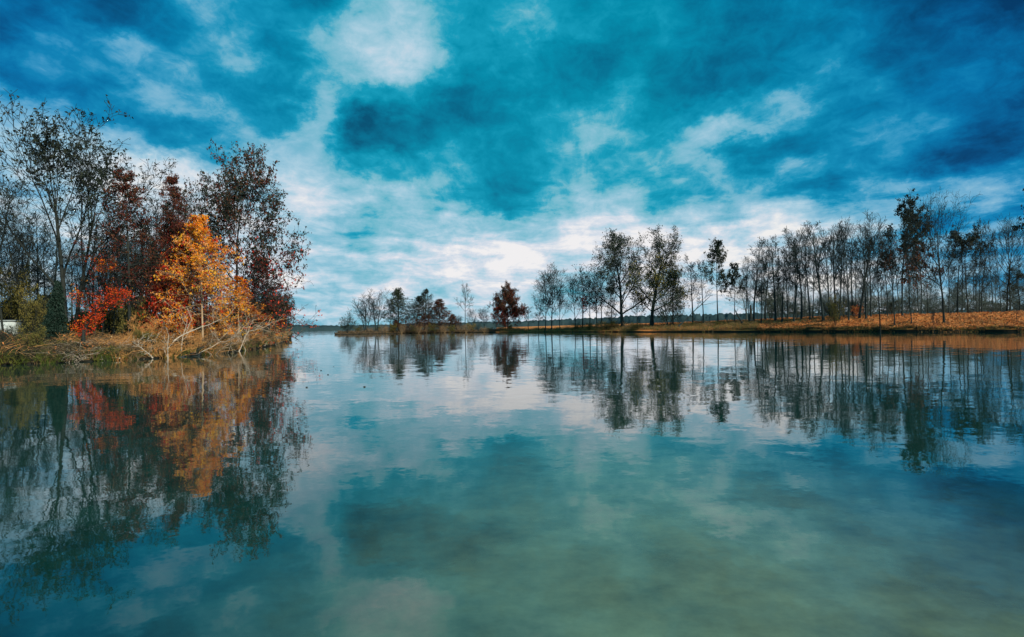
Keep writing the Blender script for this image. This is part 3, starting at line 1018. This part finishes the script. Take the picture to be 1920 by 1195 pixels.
for px, d, top, w, lab in [(30, 45, 640, 70, 'low brown bare shrub below the white shed'), (140, 47, 640, 70, 'low brown bare shrub below the bright red tree'),
                           (195, 49, 632, 60, 'low bare shrub right of the bright red tree'), (500, 80, 615, 50, 'grey bare shrub below the dome shrub'),
                           (395, 58, 628, 50, 'low bare shrub at the foot of the orange tree')]:
    place('bush%d' % (px // 5 % 2), 'bare_shrub', lab, 'shrub', px, d, top, w)
for i, (px, d, top) in enumerate([(172, 66, 430), (183, 70, 455), (199, 64, 420), (224, 72, 440), (236, 66, 410), (252, 70, 450), (268, 63, 425), (276, 74, 400), (292, 62, 440), (312, 66, 415),
                                  (322, 74, 380), (150, 72, 470), (82, 70, 440), (40, 68, 420), (20, 72, 390), (70, 76, 400), (190, 58, 440), (206, 76, 400), (260, 68, 390), (300, 60, 430), (286, 78, 370), (340, 76, 360),
                                  (-10, 66, 330), (-30, 70, 360), (30, 76, 350), (100, 78, 380)]):
    place(['slim0', 'wild0', 'slim1', 'slim2', 'wild1'][i % 5], 'bare_tree', 'slender bare tree in the thicket between the forked tree and the orange tree' if px > 140 else
          'slender bare tree in the thicket left of the forked tree', 'tree', px, d, top, None,
          'slender bare trees in the left bank thicket')
bk = [('bush0', 'brush'), ('leafbush0', 'leaf_rust'), ('bush1', 'brush_dark'), ('leafbush1', 'leaf_green'), ('bush0', 'brush_orange'), ('leafbush0', 'leaf_olive')]
for k in range(44):
    px = -180 + k * 15.5 + RND.uniform(-9, 9)
    d = float(np.interp(px, [e[0] for e in LEFT_EDGE], [e[1] for e in LEFT_EDGE])) + RND.uniform(.8, 9)
    kd, mm = bk[RND.randrange(6)]
    place(kd, 'tangled_shrub', 'tangled waist high shrub among the dry brush of the left bank', 'shrub', px, d, horizon_row(px) + RND.uniform(-12, 30) * 50 / d, RND.uniform(28, 60),
          'tangled shrubs along the left bank', mats={'foliage': [M[mm]]} if 'leaf' in mm else {'trunk': [M[mm]], 'crown': [M[mm]]})
for k in range(32):
    px = -160 + k * 18.5 + RND.uniform(-8, 8)
    d = RND.uniform(80, 135)
    if px > 440:
        continue
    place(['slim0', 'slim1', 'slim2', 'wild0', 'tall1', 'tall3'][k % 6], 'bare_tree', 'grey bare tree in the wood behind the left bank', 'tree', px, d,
          RND.uniform(430, 520), None, 'bare trees in the wood behind the left bank', mats={'trunk': [M['twig_haze']], 'crown': [M['twig_haze']]})
for k in range(22):
    px = -200 + k * 30 + RND.uniform(-8, 8)
    place('leafbush%d' % (k % 2) if k % 3 else 'evergreen', 'shrub', 'dull green shrub in the wood behind the left bank', 'shrub', px, RND.uniform(70, 100) if px < 380 else 90,
          RND.uniform(555, 590), RND.uniform(60, 100), 'shrubs in the wood behind the left bank')

def red_arc():
    d = 50.0
    path = [(160, 652), (159, 632), (163, 612), (172, 596), (186, 578), (203, 562), (222, 552), (238, 556)]
    b = world_xy(160, d)
    b.z = ground_z(b.x, b.y)
    e = thing('red_tree', 'small bright red tree arching right in a low slanting spray under the forked bare tree', 'tree', b)
    P3 = [Vector((world_xy(px, d).x - b.x, RND.uniform(-.1, .1), z_at_row(px, row, d) - b.z)) for px, row in path]
    P3[0].z = -.1
    sg = [(*p, *q, .09 - .01 * i, .08 - .01 * i, 6, 0) for i, (p, q) in enumerate(zip(P3, P3[1:]))]
    child('trunk', wood_mesh('red_arc_trunk', sg, M['bark']), e)
    rng = np.random.default_rng(12)
    pts, tw = [], []
    for p, q in zip(P3[2:], P3[3:]):
        for k in range(26):
            c = p.lerp(q, rng.random()) + Vector(rng.normal(0, 1, 3)) * .36
            tw.append((*p.lerp(q, .5), *c, .014, .006, 3, 1))
            pts.append(c)
    for k in range(26):
        c = P3[2] + Vector((rng.normal(-.3, .45), rng.normal(0, .3), rng.normal(-.25, .22)))
        tw.append((*P3[2], *c, .014, .006, 3, 1))
        pts.append(c)
    child('crown', wood_mesh('red_arc_twigs', tw, M['bark']), e)
    child('foliage', leaf_mesh('red_arc_leaves', np.array([tuple(p) for p in pts]), rng, 13, .17, .06, [M['leaf_crimson'], M['leaf_red'], M['leaf_orange']], [.6, .28, .12]), e)


red_arc()

# ------------------------------------------------------------------ island trees
place('willow', 'willow_shrub', 'round leafy willow leaning out at the left tip of the island', 'shrub', 652, 222, 590, 50, lean=(0, -.25))
place('multi0', 'bare_tree', 'bare multi stemmed tree first from the left on the island', 'tree', 686, 228, 545, 62)
place('multi1', 'bare_tree', 'bare multi stemmed tree second from the left on the island', 'tree', 706, 229, 544, 54)
place('vase0', 'bare_tree', 'thin bare tree left of the grey twiggy island tree', 'tree', 731, 232, 560, 34)
place('twiggy', 'twiggy_tree', 'grey green twiggy tree left of the dark island cypress', 'tree', 748, 234, 542, 60)
place('cypress_dark', 'cypress_tree', 'widest dark cypress with rust red skirts on the island', 'tree', 781, 234, 556, 80)
place('cypress_dark', 'cypress_tree', 'tallest dark cypress, narrow, on the island', 'tree', 796, 237, 543, 60)
place('cypress_rust', 'cypress_tree', 'rust brown cypress right of the dark pair on the island', 'tree', 825, 236, 562, 66)
place('cypress_rust', 'cypress_shrub', 'low rust red bush right of the rust brown cypress', 'shrub', 849, 236, 590, 36)
place('cypress_rust', 'cypress_shrub', 'low rust red bush below the grey twiggy island tree', 'shrub', 742, 231, 600, 44)
place('slender', 'bare_tree', 'tall slender bare tree standing alone on the island', 'tree', 872, 235, 532, 36)
place('redoak', 'oak_tree', 'round maroon oak standing alone right of the island', 'tree', 952, 228, 536, 60)
place('vase1', 'bare_tree', 'small sparse bare tree right of the slender tree', 'tree', 888, 236, 580, 30)
place('vase2', 'bare_tree', 'faint small bare tree left of the maroon oak', 'tree', 908, 236, 577, 26)
place('vase0', 'bare_tree', 'short bare tree left of the slender tree', 'tree', 860, 237, 592, 24)
place('vase1', 'bare_tree', 'faint bare tree close against the maroon oak', 'tree', 932, 232, 588, 24)
for k in range(26):
    px = 668 + k * 12 + RND.uniform(-4, 4)
    d = 232 + RND.uniform(-6, 5)
    place('bush%d' % (k % 2) if k % 3 else 'leafbush0', 'island_shrub', 'low dark shrub along the island shore', 'shrub', px, d, RND.uniform(606, 615), RND.uniform(12, 26),
          'low shrubs along the island shore')

# ------------------------------------------------------------------ right bank trees
place('vase1', 'bare_tree', 'left stem of the bare clump right of the maroon oak', 'tree', 1022, 214, 510, 60, lean=(0, -.1))
place('vase2', 'bare_tree', 'tallest bare tree right of the maroon oak', 'tree', 1034, 213, 496, 56)
place('vase0', 'bare_tree', 'right stem of the bare clump right of the maroon oak', 'tree', 1049, 212, 545, 34)
place('slim1', 'bare_tree', 'thin low bare tree left of the bare clump', 'tree', 1010, 217, 560, 30)
place('slim0', 'bare_tree', 'faint bare tree between the maroon oak and the bare clump', 'tree', 990, 222, 575, 26)
place('vase1', 'bare_tree', 'bare tree leaning left beside the bare clump', 'tree', 1080, 205, 516, 50, lean=(0, -.12))
place('slim2', 'bare_tree', 'slim bare tree left of the red leaved vine', 'tree', 1092, 204, 503, 44)
place('redvine', 'red_vine_tree', 'thin tree hung with red vine leaves left of the big leafy pair', 'tree', 1106, 200, 524, 40)
place('vase2', 'bare_tree', 'bare tree right of the red leaved vine', 'tree', 1119, 200, 504, 46)
place('slim0', 'bare_tree', 'bare tree close left of the big leafy pair', 'tree', 1128, 198, 512, 36)
place('bigleaf0', 'leafy_tree', 'left tree of the big leafy pair, dark green and spreading', 'tree', 1168, 192, 437, 135, rz=.3)
place('greenleaf', 'leafy_tree', 'dark leafy small tree under the left tree of the big pair', 'tree', 1146, 194, 520, 50)
place('bigleaf1', 'leafy_tree', 'right tree of the big leafy pair, yellow green below', 'tree', 1222, 186, 435, 115)
place('greenleaf', 'leafy_tree', 'olive green tree just right of the big leafy pair', 'tree', 1262, 182, 482, 50)
place('slim1', 'bare_tree', 'thin bare stem between the big leafy pair', 'tree', 1195, 186, 540, 26)
place('willow', 'willow_shrub', 'grey willow shrub fanning out at the water below the big pair', 'shrub', 1254, 177, 545, 84)
place('slim2', 'bare_tree', 'slim bare tree left of the tufted pine', 'tree', 1299, 178, 480, 46)
place('slim0', 'bare_tree', 'slim bare tree close against the left of the tufted pine', 'tree', 1319, 176, 488, 40)
place('tuft0', 'pine_tree', 'dark tufted pine standing clear of the bare row', 'tree', 1346, 172, 452, 66)
place('tuft1', 'pine_tree', 'shorter tufted pine at the right of the dark pine', 'tree', 1377, 170, 494, 40)
ROW = [(1404, 486, 34), (1413, 449, 58), (1427, 470, 30), (1435, 452, 54), (1454, 443, 56), (1466, 448, 36), (1477, 470, 30), (1488, 428, 60), (1492, 446, 40), (1502, 427, 56), (1519, 434, 46), (1524, 436, 40),
       (1544, 416, 66), (1556, 430, 40), (1566, 416, 54), (1573, 414, 56), (1582, 430, 40), (1591, 420, 40), (1599, 415, 44), (1611, 398, 74), (1624, 420, 44), (1633, 432, 36)]
ORD = ['first', 'second', 'third', 'fourth', 'fifth', 'sixth', 'seventh', 'eighth', 'ninth', 'tenth', 'eleventh', 'twelfth', 'thirteenth', 'fourteenth', 'fifteenth',
       'sixteenth', 'seventeenth', 'eighteenth', 'nineteenth', 'twentieth', 'twenty first', 'twenty second']
for i, (px, top, w) in enumerate(ROW):
    d = 163 - (px - 1413) / 211 * 22 + [0, 6, -2, 9, 3][i % 5]
    place(['tall0', 'slim1', 'tall1', 'tall2', 'slim0', 'slim2', 'tall3', 'tall4'][i % 8], 'bare_tree',
          '%s tall bare tree of the row, counted rightwards from the tufted pines' % ORD[i], 'tree', px, d, top, w * 1.25, 'tall bare trees in the row on the right bank', lean=(0, [0, -.05, .02, .04, -.02, .06, -.03][i % 7]))
for i, px in enumerate(np.linspace(1398, 1880, 26)):
    px = float(px) + RND.uniform(-6, 6)
    d = 176 - (px - 1413) / 211 * 9
    place('slim%d' % (i % 3), 'bare_tree', 'slim wispy bare tree in the second rank behind the row of tall bare trees', 'tree', px, d, 462 - (px - 1413) * .1 + RND.uniform(-14, 20), 30,
          'slim bare trees in the second rank on the right bank', lean=(0, RND.uniform(-.05, .05)))
place('fan', 'bare_tree', 'forking bare tree left of the dark tufted oak', 'tree', 1650, 128, 420, 84)
place('slim1', 'bare_tree', 'crooked thin bare tree behind the forking bare tree', 'tree', 1664, 142, 440, 40)
place('tall2', 'bare_tree', 'straight bare trunk close left of the tufted oak', 'tree', 1677, 129, 430, 50)
place('tuftoak0', 'oak_tree', 'tallest dark tufted oak on the right bank', 'tree', 1692, 139, 374, 90)
place('tall4', 'bare_tree', 'straight trunk standing low on the leaf slope below the tufted oaks', 'tree', 1709, 127, 420, 46)
place('tuftoak1', 'oak_tree', 'dark tufted oak with a curved trunk, right of the tallest', 'tree', 1728, 139, 378, 70)
place('fan', 'bare_tree', 'big bare tree with a wide open fan of limbs', 'tree', 1770, 124, 363, 130, rz=2.0)
place('slim2', 'bare_tree', 'thin bare tree right of the big fan tree', 'tree', 1795, 140, 450, 44)
place('flatdark', 'leaning_tree', 'flat topped dark tree leaning right on the bank crest', 'tree', 1816, 136, 424, 80, lean=(0, .12))
place('slim0', 'bare_tree', 'thin bare tree behind the leaning flat topped tree', 'tree', 1831, 146, 470, 40)
place('slim1', 'bare_tree', 'thin bare tree right of the leaning flat topped tree', 'tree', 1842, 146, 460, 40)
place('fan', 'bare_tree', 'bare tree with arching limbs near the right edge', 'tree', 1888, 134, 408, 110, rz=4.0)
place('tall1', 'bare_tree', 'straight bare tree just right of the arching one', 'tree', 1895, 138, 420, 50)
place('flatdark', 'oak_tree', 'large dark crowned tree leaning in from the right edge', 'tree', 1965, 112, 338, 120, lean=(0, -.16), rz=1.0)
place('greenleaf', 'ivy_thicket', 'tall dark green ivy thicket at the right edge', 'thicket', 1913, 132, 496, 62, mats={'foliage': [M['leaf_dark'], M['leaf_green']]})
place('vase0', 'bare_tree', 'small bare sapling on the leaf slope below the fan tree', 'tree', 1751, 118, 580, 14)
place('slim0', 'bare_tree', 'small bare sapling on the leaf slope near the right edge', 'tree', 1905, 114, 572, 16)
place('redbush', 'orange_shrub', 'small round orange red shrub on the crest of the leafy bank', 'shrub', 1606, 150, 572, 22,
      mats={'foliage': [M['leaf_apricot'], M['leaf_red']]})
place('leafbush1', 'shrub', 'brown leafed shrub hanging on the leafy slope left of the orange shrub', 'shrub', 1566, 140, 556, 22, mats={'foliage': [M['leaf_olive']]})
for i, k in enumerate(np.linspace(1395, 2080, 84)):
    px = k + RND.uniform(-8, 8)
    d = RND.uniform(175, 250)
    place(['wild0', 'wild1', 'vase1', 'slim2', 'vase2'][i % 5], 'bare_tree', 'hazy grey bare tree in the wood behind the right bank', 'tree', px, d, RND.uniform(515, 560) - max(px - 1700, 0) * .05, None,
          'bare trees in the wood behind the right bank', mats={'trunk': [M['twig_haze']], 'crown': [M['twig_haze']]})
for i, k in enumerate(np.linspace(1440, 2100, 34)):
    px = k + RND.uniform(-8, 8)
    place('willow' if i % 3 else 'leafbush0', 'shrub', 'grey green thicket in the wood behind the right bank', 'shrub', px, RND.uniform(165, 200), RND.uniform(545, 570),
          RND.uniform(40, 70), 'thickets in the wood behind the right bank', mats={'foliage': [M['leaf_haze']], 'trunk': [M['twig_haze']], 'crown': [M['twig_haze']]})
for i, px in enumerate([1065, 1085, 1105, 1125, 1142, 1160, 1180, 1200, 1215, 1270, 1290, 1310, 1330, 1350, 1368, 1386]):
    d = 2 + 1200 / ((px - 400) * .0098) if False else np.interp(px, [p[0] for p in RIGHT_EDGE], [p[1] for p in RIGHT_EDGE]) + RND.uniform(1.5, 6)
    place('leafbush%d' % (i % 2) if i % 3 else 'bush0', 'shrub', 'low olive brown shrub along the water between the bare clump and the bare row', 'shrub', px + RND.uniform(-5, 5), d,
          RND.uniform(600, 611), RND.uniform(22, 38), 'low shrubs along the right shore')


# ------------------------------------------------------------------ built and dead wood things
def box_mesh(name, parts, m):
    v, f, off = [], [], 0
    for (x0, y0, z0, x1, y1, z1) in parts:
        v += [(x0, y0, z0), (x1, y0, z0), (x1, y1, z0), (x0, y1, z0), (x0, y0, z1), (x1, y0, z1), (x1, y1, z1), (x0, y1, z1)]
        f += [[off + i for i in q] for q in ((0, 3, 2, 1), (4, 5, 6, 7), (0, 1, 5, 4), (1, 2, 6, 5), (2, 3, 7, 6), (3, 0, 4, 7))]
        off += 8
    return mesh_from(name, np.array(v, float), np.array(f), np.full(len(f), 4), [m])


p = world_xy(3, 58)
zb = z_at_row(3, 629, 58)
shed = thing('white_shed', 'small white painted shed among the trees at the left edge', 'shed', (p.x, p.y, zb))
child('wall', box_mesh('shed_wall', [(-1.0, 0, -.6, .75, 1.3, 1.22)], M['white_paint']), shed)
child('roof', box_mesh('shed_roof', [(-1.08, -.09, 1.222, .83, 1.4, 1.32)], M['roof_grey']), shed)
child('door', box_mesh('shed_door', [(-.75, -.03, -.1, -.05, -.002, 1.15)], M['roof_grey']), shed)


def dead_branch(label, px0, row0, d0, px1, row1, d1, r, seed, m='pale_wood', kids=(7, 4), name='dead_branch', wob=.06):
    a = world_xy(px0, d0)
    a.z = z_at_row(px0, row0, d0)
    b = world_xy(px1, d1)
    b.z = z_at_row(px1, row1, d1)
    dv = b - a
    L_ = dv.length
    P = dict(nseg=[7, 4, 2], wob=[wob, .16, .2], trop=[0, .02, .02], taper=[.35, .3, .4], start=[.25, .2], kids=[kids[0], kids[1]], ang=[(55, 40), (45, 40)],
             clen=[(.42, .26), (.5, .35)], crad=[.6, .6], rmin=.012, r0=r)
    segs, tips = [], []
    grow_branch(random.Random(seed), (0, 0, 0), tuple(dv.normalized()), L_, r, 0, P, segs, tips)
    s = np.array(segs)
    e = thing(name, label, 'dead wood', a)
    child('trunk', wood_mesh('dead_trunk', s[s[:, 9] == 0], M[m]), e)
    if (s[:, 9] > 0).any():
        child('branch', wood_mesh('dead_twigs', s[s[:, 9] > 0], M[m]), e)


dead_branch('pale forked snag standing at the water edge left of the orange tree', 313, 690, 47.6, 316, 632, 48.5, .045, 1)
dead_branch('pale fallen log slanting up towards the orange tree trunk', 325, 640, 50, 400, 596, 55, .045, 2, kids=(4, 2))
dead_branch('pale driftwood lying flat along the water left of the snag', 300, 676, 48, 215, 664, 47.5, .035, 3, wob=.08)
dead_branch('grey driftwood branch reaching right from the snag', 318, 676, 48.6, 372, 664, 53, .05, 4, m='bark_grey')
dead_branch('pale dead brush bending over the water below the oak', 445, 664, 61.5, 490, 618, 66, .05, 5, kids=(12, 6), wob=.14)
dead_branch('second pale dead brush below the oak, nearer the orange tree', 462, 662, 64, 440, 612, 63, .04, 6, kids=(12, 6), wob=.14)
dead_branch('thin pale dead pole between the snag and the pale log', 338, 668, 50.5, 340, 600, 51, .035, 7, kids=(4, 2))
dead_branch('dark snag poking out of the open water past the bank tip', 552, 634, 150, 574, 620, 150, .10, 8, m='bark_grey', kids=(5, 2))
dead_branch('pale dead brush arching at the left of the snag', 286, 672, 47.5, 262, 640, 47, .04, 9, kids=(9, 5), wob=.16)
dead_branch('pale low driftwood on the bank below the bright red tree', 225, 672, 46.0, 150, 668, 45.2, .03, 10, kids=(8, 4), wob=.08)
dead_branch('dark broken stump standing left of the bare row', 1408, 602, 156, 1408, 572, 156, .45, 11, m='bark', kids=(0, 0), name='tree_stump', wob=.01)
dead_branch('dark leaning dead branch at the water right of the tufted pine', 1392, 606, 153, 1376, 580, 154, .2, 12, m='bark', kids=(4, 2))
dead_branch('dark dead branch slanting over the bank right of the willow', 1272, 612, 166, 1332, 562, 168, .16, 13, m='bark_far', kids=(5, 3))
dead_branch('short dark stump below the bright red tree', 156, 645, 47, 156, 618, 47, .16, 14, m='bark', kids=(0, 0), name='tree_stump', wob=.01)


for k, (a0, r0_, d0, a1, r1_, d1, lab) in enumerate([
        (70, 672, 44, 25, 655, 43.5, 'pale fallen branch on the bank in front of the white shed'), (130, 674, 44.8, 180, 652, 46, 'pale fallen branch slanting up below the bright red tree'),
        (190, 664, 46.5, 245, 636, 48.5, 'pale fallen branch crossing the dry orange shrubs'), (40, 652, 45, 95, 660, 45, 'low pale branch lying left of the forked trunk'),
        (150, 684, 44, 104, 668, 44, 'pale driftwood dipping into the water below the forked trunk'), (235, 652, 49, 290, 634, 50, 'pale dead branch among the dry orange shrubs'),
        (360, 668, 52.5, 420, 648, 57, 'pale driftwood at the foot of the orange tree'), (405, 660, 57, 452, 640, 62, 'pale fallen branch right of the orange tree trunk'),
        (490, 650, 76, 518, 630, 86, 'grey dead branch below the dome shrub'), (255, 676, 47, 296, 658, 48.3, 'pale arching branch just left of the forked snag')]):
    dead_branch(lab, a0, r0_, d0, a1, r1_, d1, .035, 30 + k, kids=(8, 4), wob=.13)

# ------------------------------------------------------------------ ground cover (stuff)
def inland(pts_edge, n, omin, omax, rng, pmin, pmax, power=1.0):
    ex = np.array([p[0] for p in pts_edge], float)
    ed = np.array([p[1] for p in pts_edge], float)
    px = rng.uniform(pmin, pmax, n)
    d = np.interp(px, ex, ed)
    off = omin + (omax - omin) * rng.random(n) ** power
    out = []
    for a, b, o in zip(px, d, off):
        base = world_xy(a, b)
        q = base + base.normalized() * o
        z = ground_z(q.x, q.y)
        out.append((q.x, q.y, z))
    return np.array(out)


def stuff(name, me):
    o = bpy.data.objects.new(name, me)
    col.objects.link(o)
    o['kind'] = 'stuff'
    return o


rng = np.random.default_rng(8)


def blades(pts, n, h, lean, rad, rng, rmin=.5):
    """thin curved stems, two segments each"""
    c = np.repeat(pts, n, axis=0)
    k = len(c)
    c = c + np.column_stack([rng.normal(0, .18, k), rng.normal(0, .18, k), np.full(k, -.05)])
    hh = h * rng.uniform(rmin, 1.3, k)
    dx, dy = rng.normal(0, lean, k), rng.normal(0, lean, k)
    m1 = c + np.column_stack([dx * hh * .35, dy * hh * .35, hh * .6])
    m2 = m1 + np.column_stack([dx * hh * .65, dy * hh * .65, hh * rng.uniform(.05, .45, k)])
    r = rad * rng.uniform(.6, 1.3, k)
    s1 = np.column_stack([c, m1, r, r * .7])
    s2 = np.column_stack([m1, m2, r * .7, r * .25])
    v, q = prisms(np.concatenate([s1, s2]), 3)
    return v, q


pts = inland(LEFT_EDGE, 4200, .05, 14, rng, -250, 538, 2.0)
cell = np.floor(pts[:, :2] / np.array([1.1, 1.5])).astype(int)
hsh = (cell[:, 0] * 73856093 ^ cell[:, 1] * 19349663) % 97 / 97.0
pxs = pts[:, 0] / pts[:, 1] * F0 + 960
wild = rng.random(len(pts)) > np.clip((pxs - 20) / 260, .15, .85)
hsh = np.where(wild, .5 + .38 * rng.random(len(pts)), hsh)
mats_i = np.select([hsh < .25, hsh < .5, hsh < .72, hsh < .88], [0, 1, 2, 3], 4)
hts = np.select([hsh < .25, hsh < .5, hsh < .72, hsh < .88], [.7, .8, .55, .45], .3)
for nm, k_, hh_, ln_ in [('dry_brush', 0, .8, .9), ('orange_brush', 1, .9, .8), ('dark_brush', 2, .8, .8), ('green_brush', 3, .6, .7), ('pale_twigs', 4, .6, 1.5)]:
    v, q = blades(pts[mats_i == k_], 6 if k_ != 4 else 4, hh_, ln_, .019, rng, .35)
    stuff(nm, mesh_from(nm, v, q, np.full(len(q), 4), [M[['brush', 'brush_orange', 'brush_dark', 'grass_green', 'pale_wood'][k_]]]))
pts = inland(LEFT_EDGE, 1500, .05, 2.2, rng, -250, 400, 1.0)
v, q = blades(pts, 6, .4, .5, .014, rng)
stuff('green_grass', mesh_from('green_grass', v, q, np.full(len(q), 4), [M['grass_green']]))
pts = inland(LEFT_EDGE, 2600, .05, 12, rng, -250, 540, 1.6)
cell = np.floor(pts[:, :2] / np.array([.9, 1.3])).astype(int)
hsh = (cell[:, 0] * 83492791 ^ cell[:, 1] * 19349663) % 89 / 89.0
pts[:, 2] += rng.uniform(.1, .75, len(pts)) * (.4 + .6 * hsh)
for nm, lo, hi, mm in [('green_weeds', 0, .3, 'grass_green'), ('yellow_weeds', .3, .42, 'leaf_olive'), ('rusty_weeds', .42, .68, 'litter'), ('dark_weeds', .68, 1.01, 'leaf_dark')]:
    sel = pts[(hsh >= lo) & (hsh < hi)]
    stuff(nm, leaf_mesh(nm, sel, rng, 5, .12, .075, [M[mm]]))
pts = inland(LEFT_EDGE, 9000, .3, 14, rng, -250, 535, 1.2)
pts[:, 2] += .04
stuff('fallen_leaves', leaf_mesh('fallen_leaves', pts, rng, 1, .02, .10, [M['litter'], M['leaf_olive']], [.65, .35], flat=.35))
pts = inland(RIGHT_EDGE, 34000, .4, 28, rng, 1180, 2200, 1.6)
pts[:, 2] += .05
stuff('fallen_leaves', leaf_mesh('fallen_leaves', pts, rng, 1, .05, .20, [M['litter'], M['leaf_rust']], [.85, .15], flat=.4))
pts = inland(RIGHT_EDGE, 1500, .1, 7, rng, 940, 1420, 1.2)
v, q = blades(pts, 7, .9, .4, .03, rng)
stuff('dry_brush', mesh_from('dry_brush', v, q, np.full(len(q), 4), [M['brush'], M['grass_green'], M['brush_orange']], np.repeat(rng.integers(0, 3, len(q) // 3), 3)))
pts = inland(RIGHT_EDGE, 900, -.05, .5, rng, 1380, 2200, 1.0)
v, q = blades(pts, 6, .38, .8, .03, rng)
stuff('dark_brush', mesh_from('dark_brush', v, q, np.full(len(q), 4), [M['brush_dark'], M['bark'], M['brush_orange']], np.repeat(rng.choice(3, len(q) // 3, p=[.5, .3, .2]), 3)))
pts = inland(RIGHT_EDGE, 1100, .6, 24, rng, 1300, 2200, 1.2)
v, q = blades(pts, 4, .45, .9, .03, rng)
stuff('dead_twigs', mesh_from('dead_twigs', v, q, np.full(len(q), 4), [M['brush_dark'], M['brush_orange'], M['brush']], np.repeat(rng.integers(0, 3, len(q) // 3), 3)))
pts = inland(RIGHT_EDGE, 260, .0, 1.2, rng, 1420, 2200, 1.0)
v, q = blades(pts, 6, .4, .5, .025, rng)
stuff('green_grass', mesh_from('green_grass', v, q, np.full(len(q), 4), [M['grass_green']]))
pts = inland(ISLE, 900, .2, 8, rng, 634, 985, 1.0)
v, q = blades(pts, 7, .8, .4, .03, rng)
stuff('dry_brush', mesh_from('dry_brush', v, q, np.full(len(q), 4), [M['brush'], M['bark']], np.repeat(rng.integers(0, 2, len(q) // 3), 3)))

# dark leaves afloat on the open water
lf = leaf_mesh('floating_leaf', [(0, 0, 0)], np.random.default_rng(4), 1, 0, .06, [M['bark']], flat=.3)
for i, (px, row) in enumerate([(577, 717), (574, 727), (591, 693), (601, 695), (614, 703), (625, 688), (682, 726), (881, 670), (812, 681), (1010, 702)]):
    d = CAM_H * F0 / (row - horizon_row(px))
    q = world_xy(px, d)
    o = bpy.data.objects.new('floating_leaf', lf)
    col.objects.link(o)
    o.location = (q.x, q.y, .02)
    o.rotation_euler = (0, 0, i * 1.3)
    tag(o, 'single dark leaf afloat on the open water left of the island reflections', 'leaf', 'dark leaves afloat on the open water')
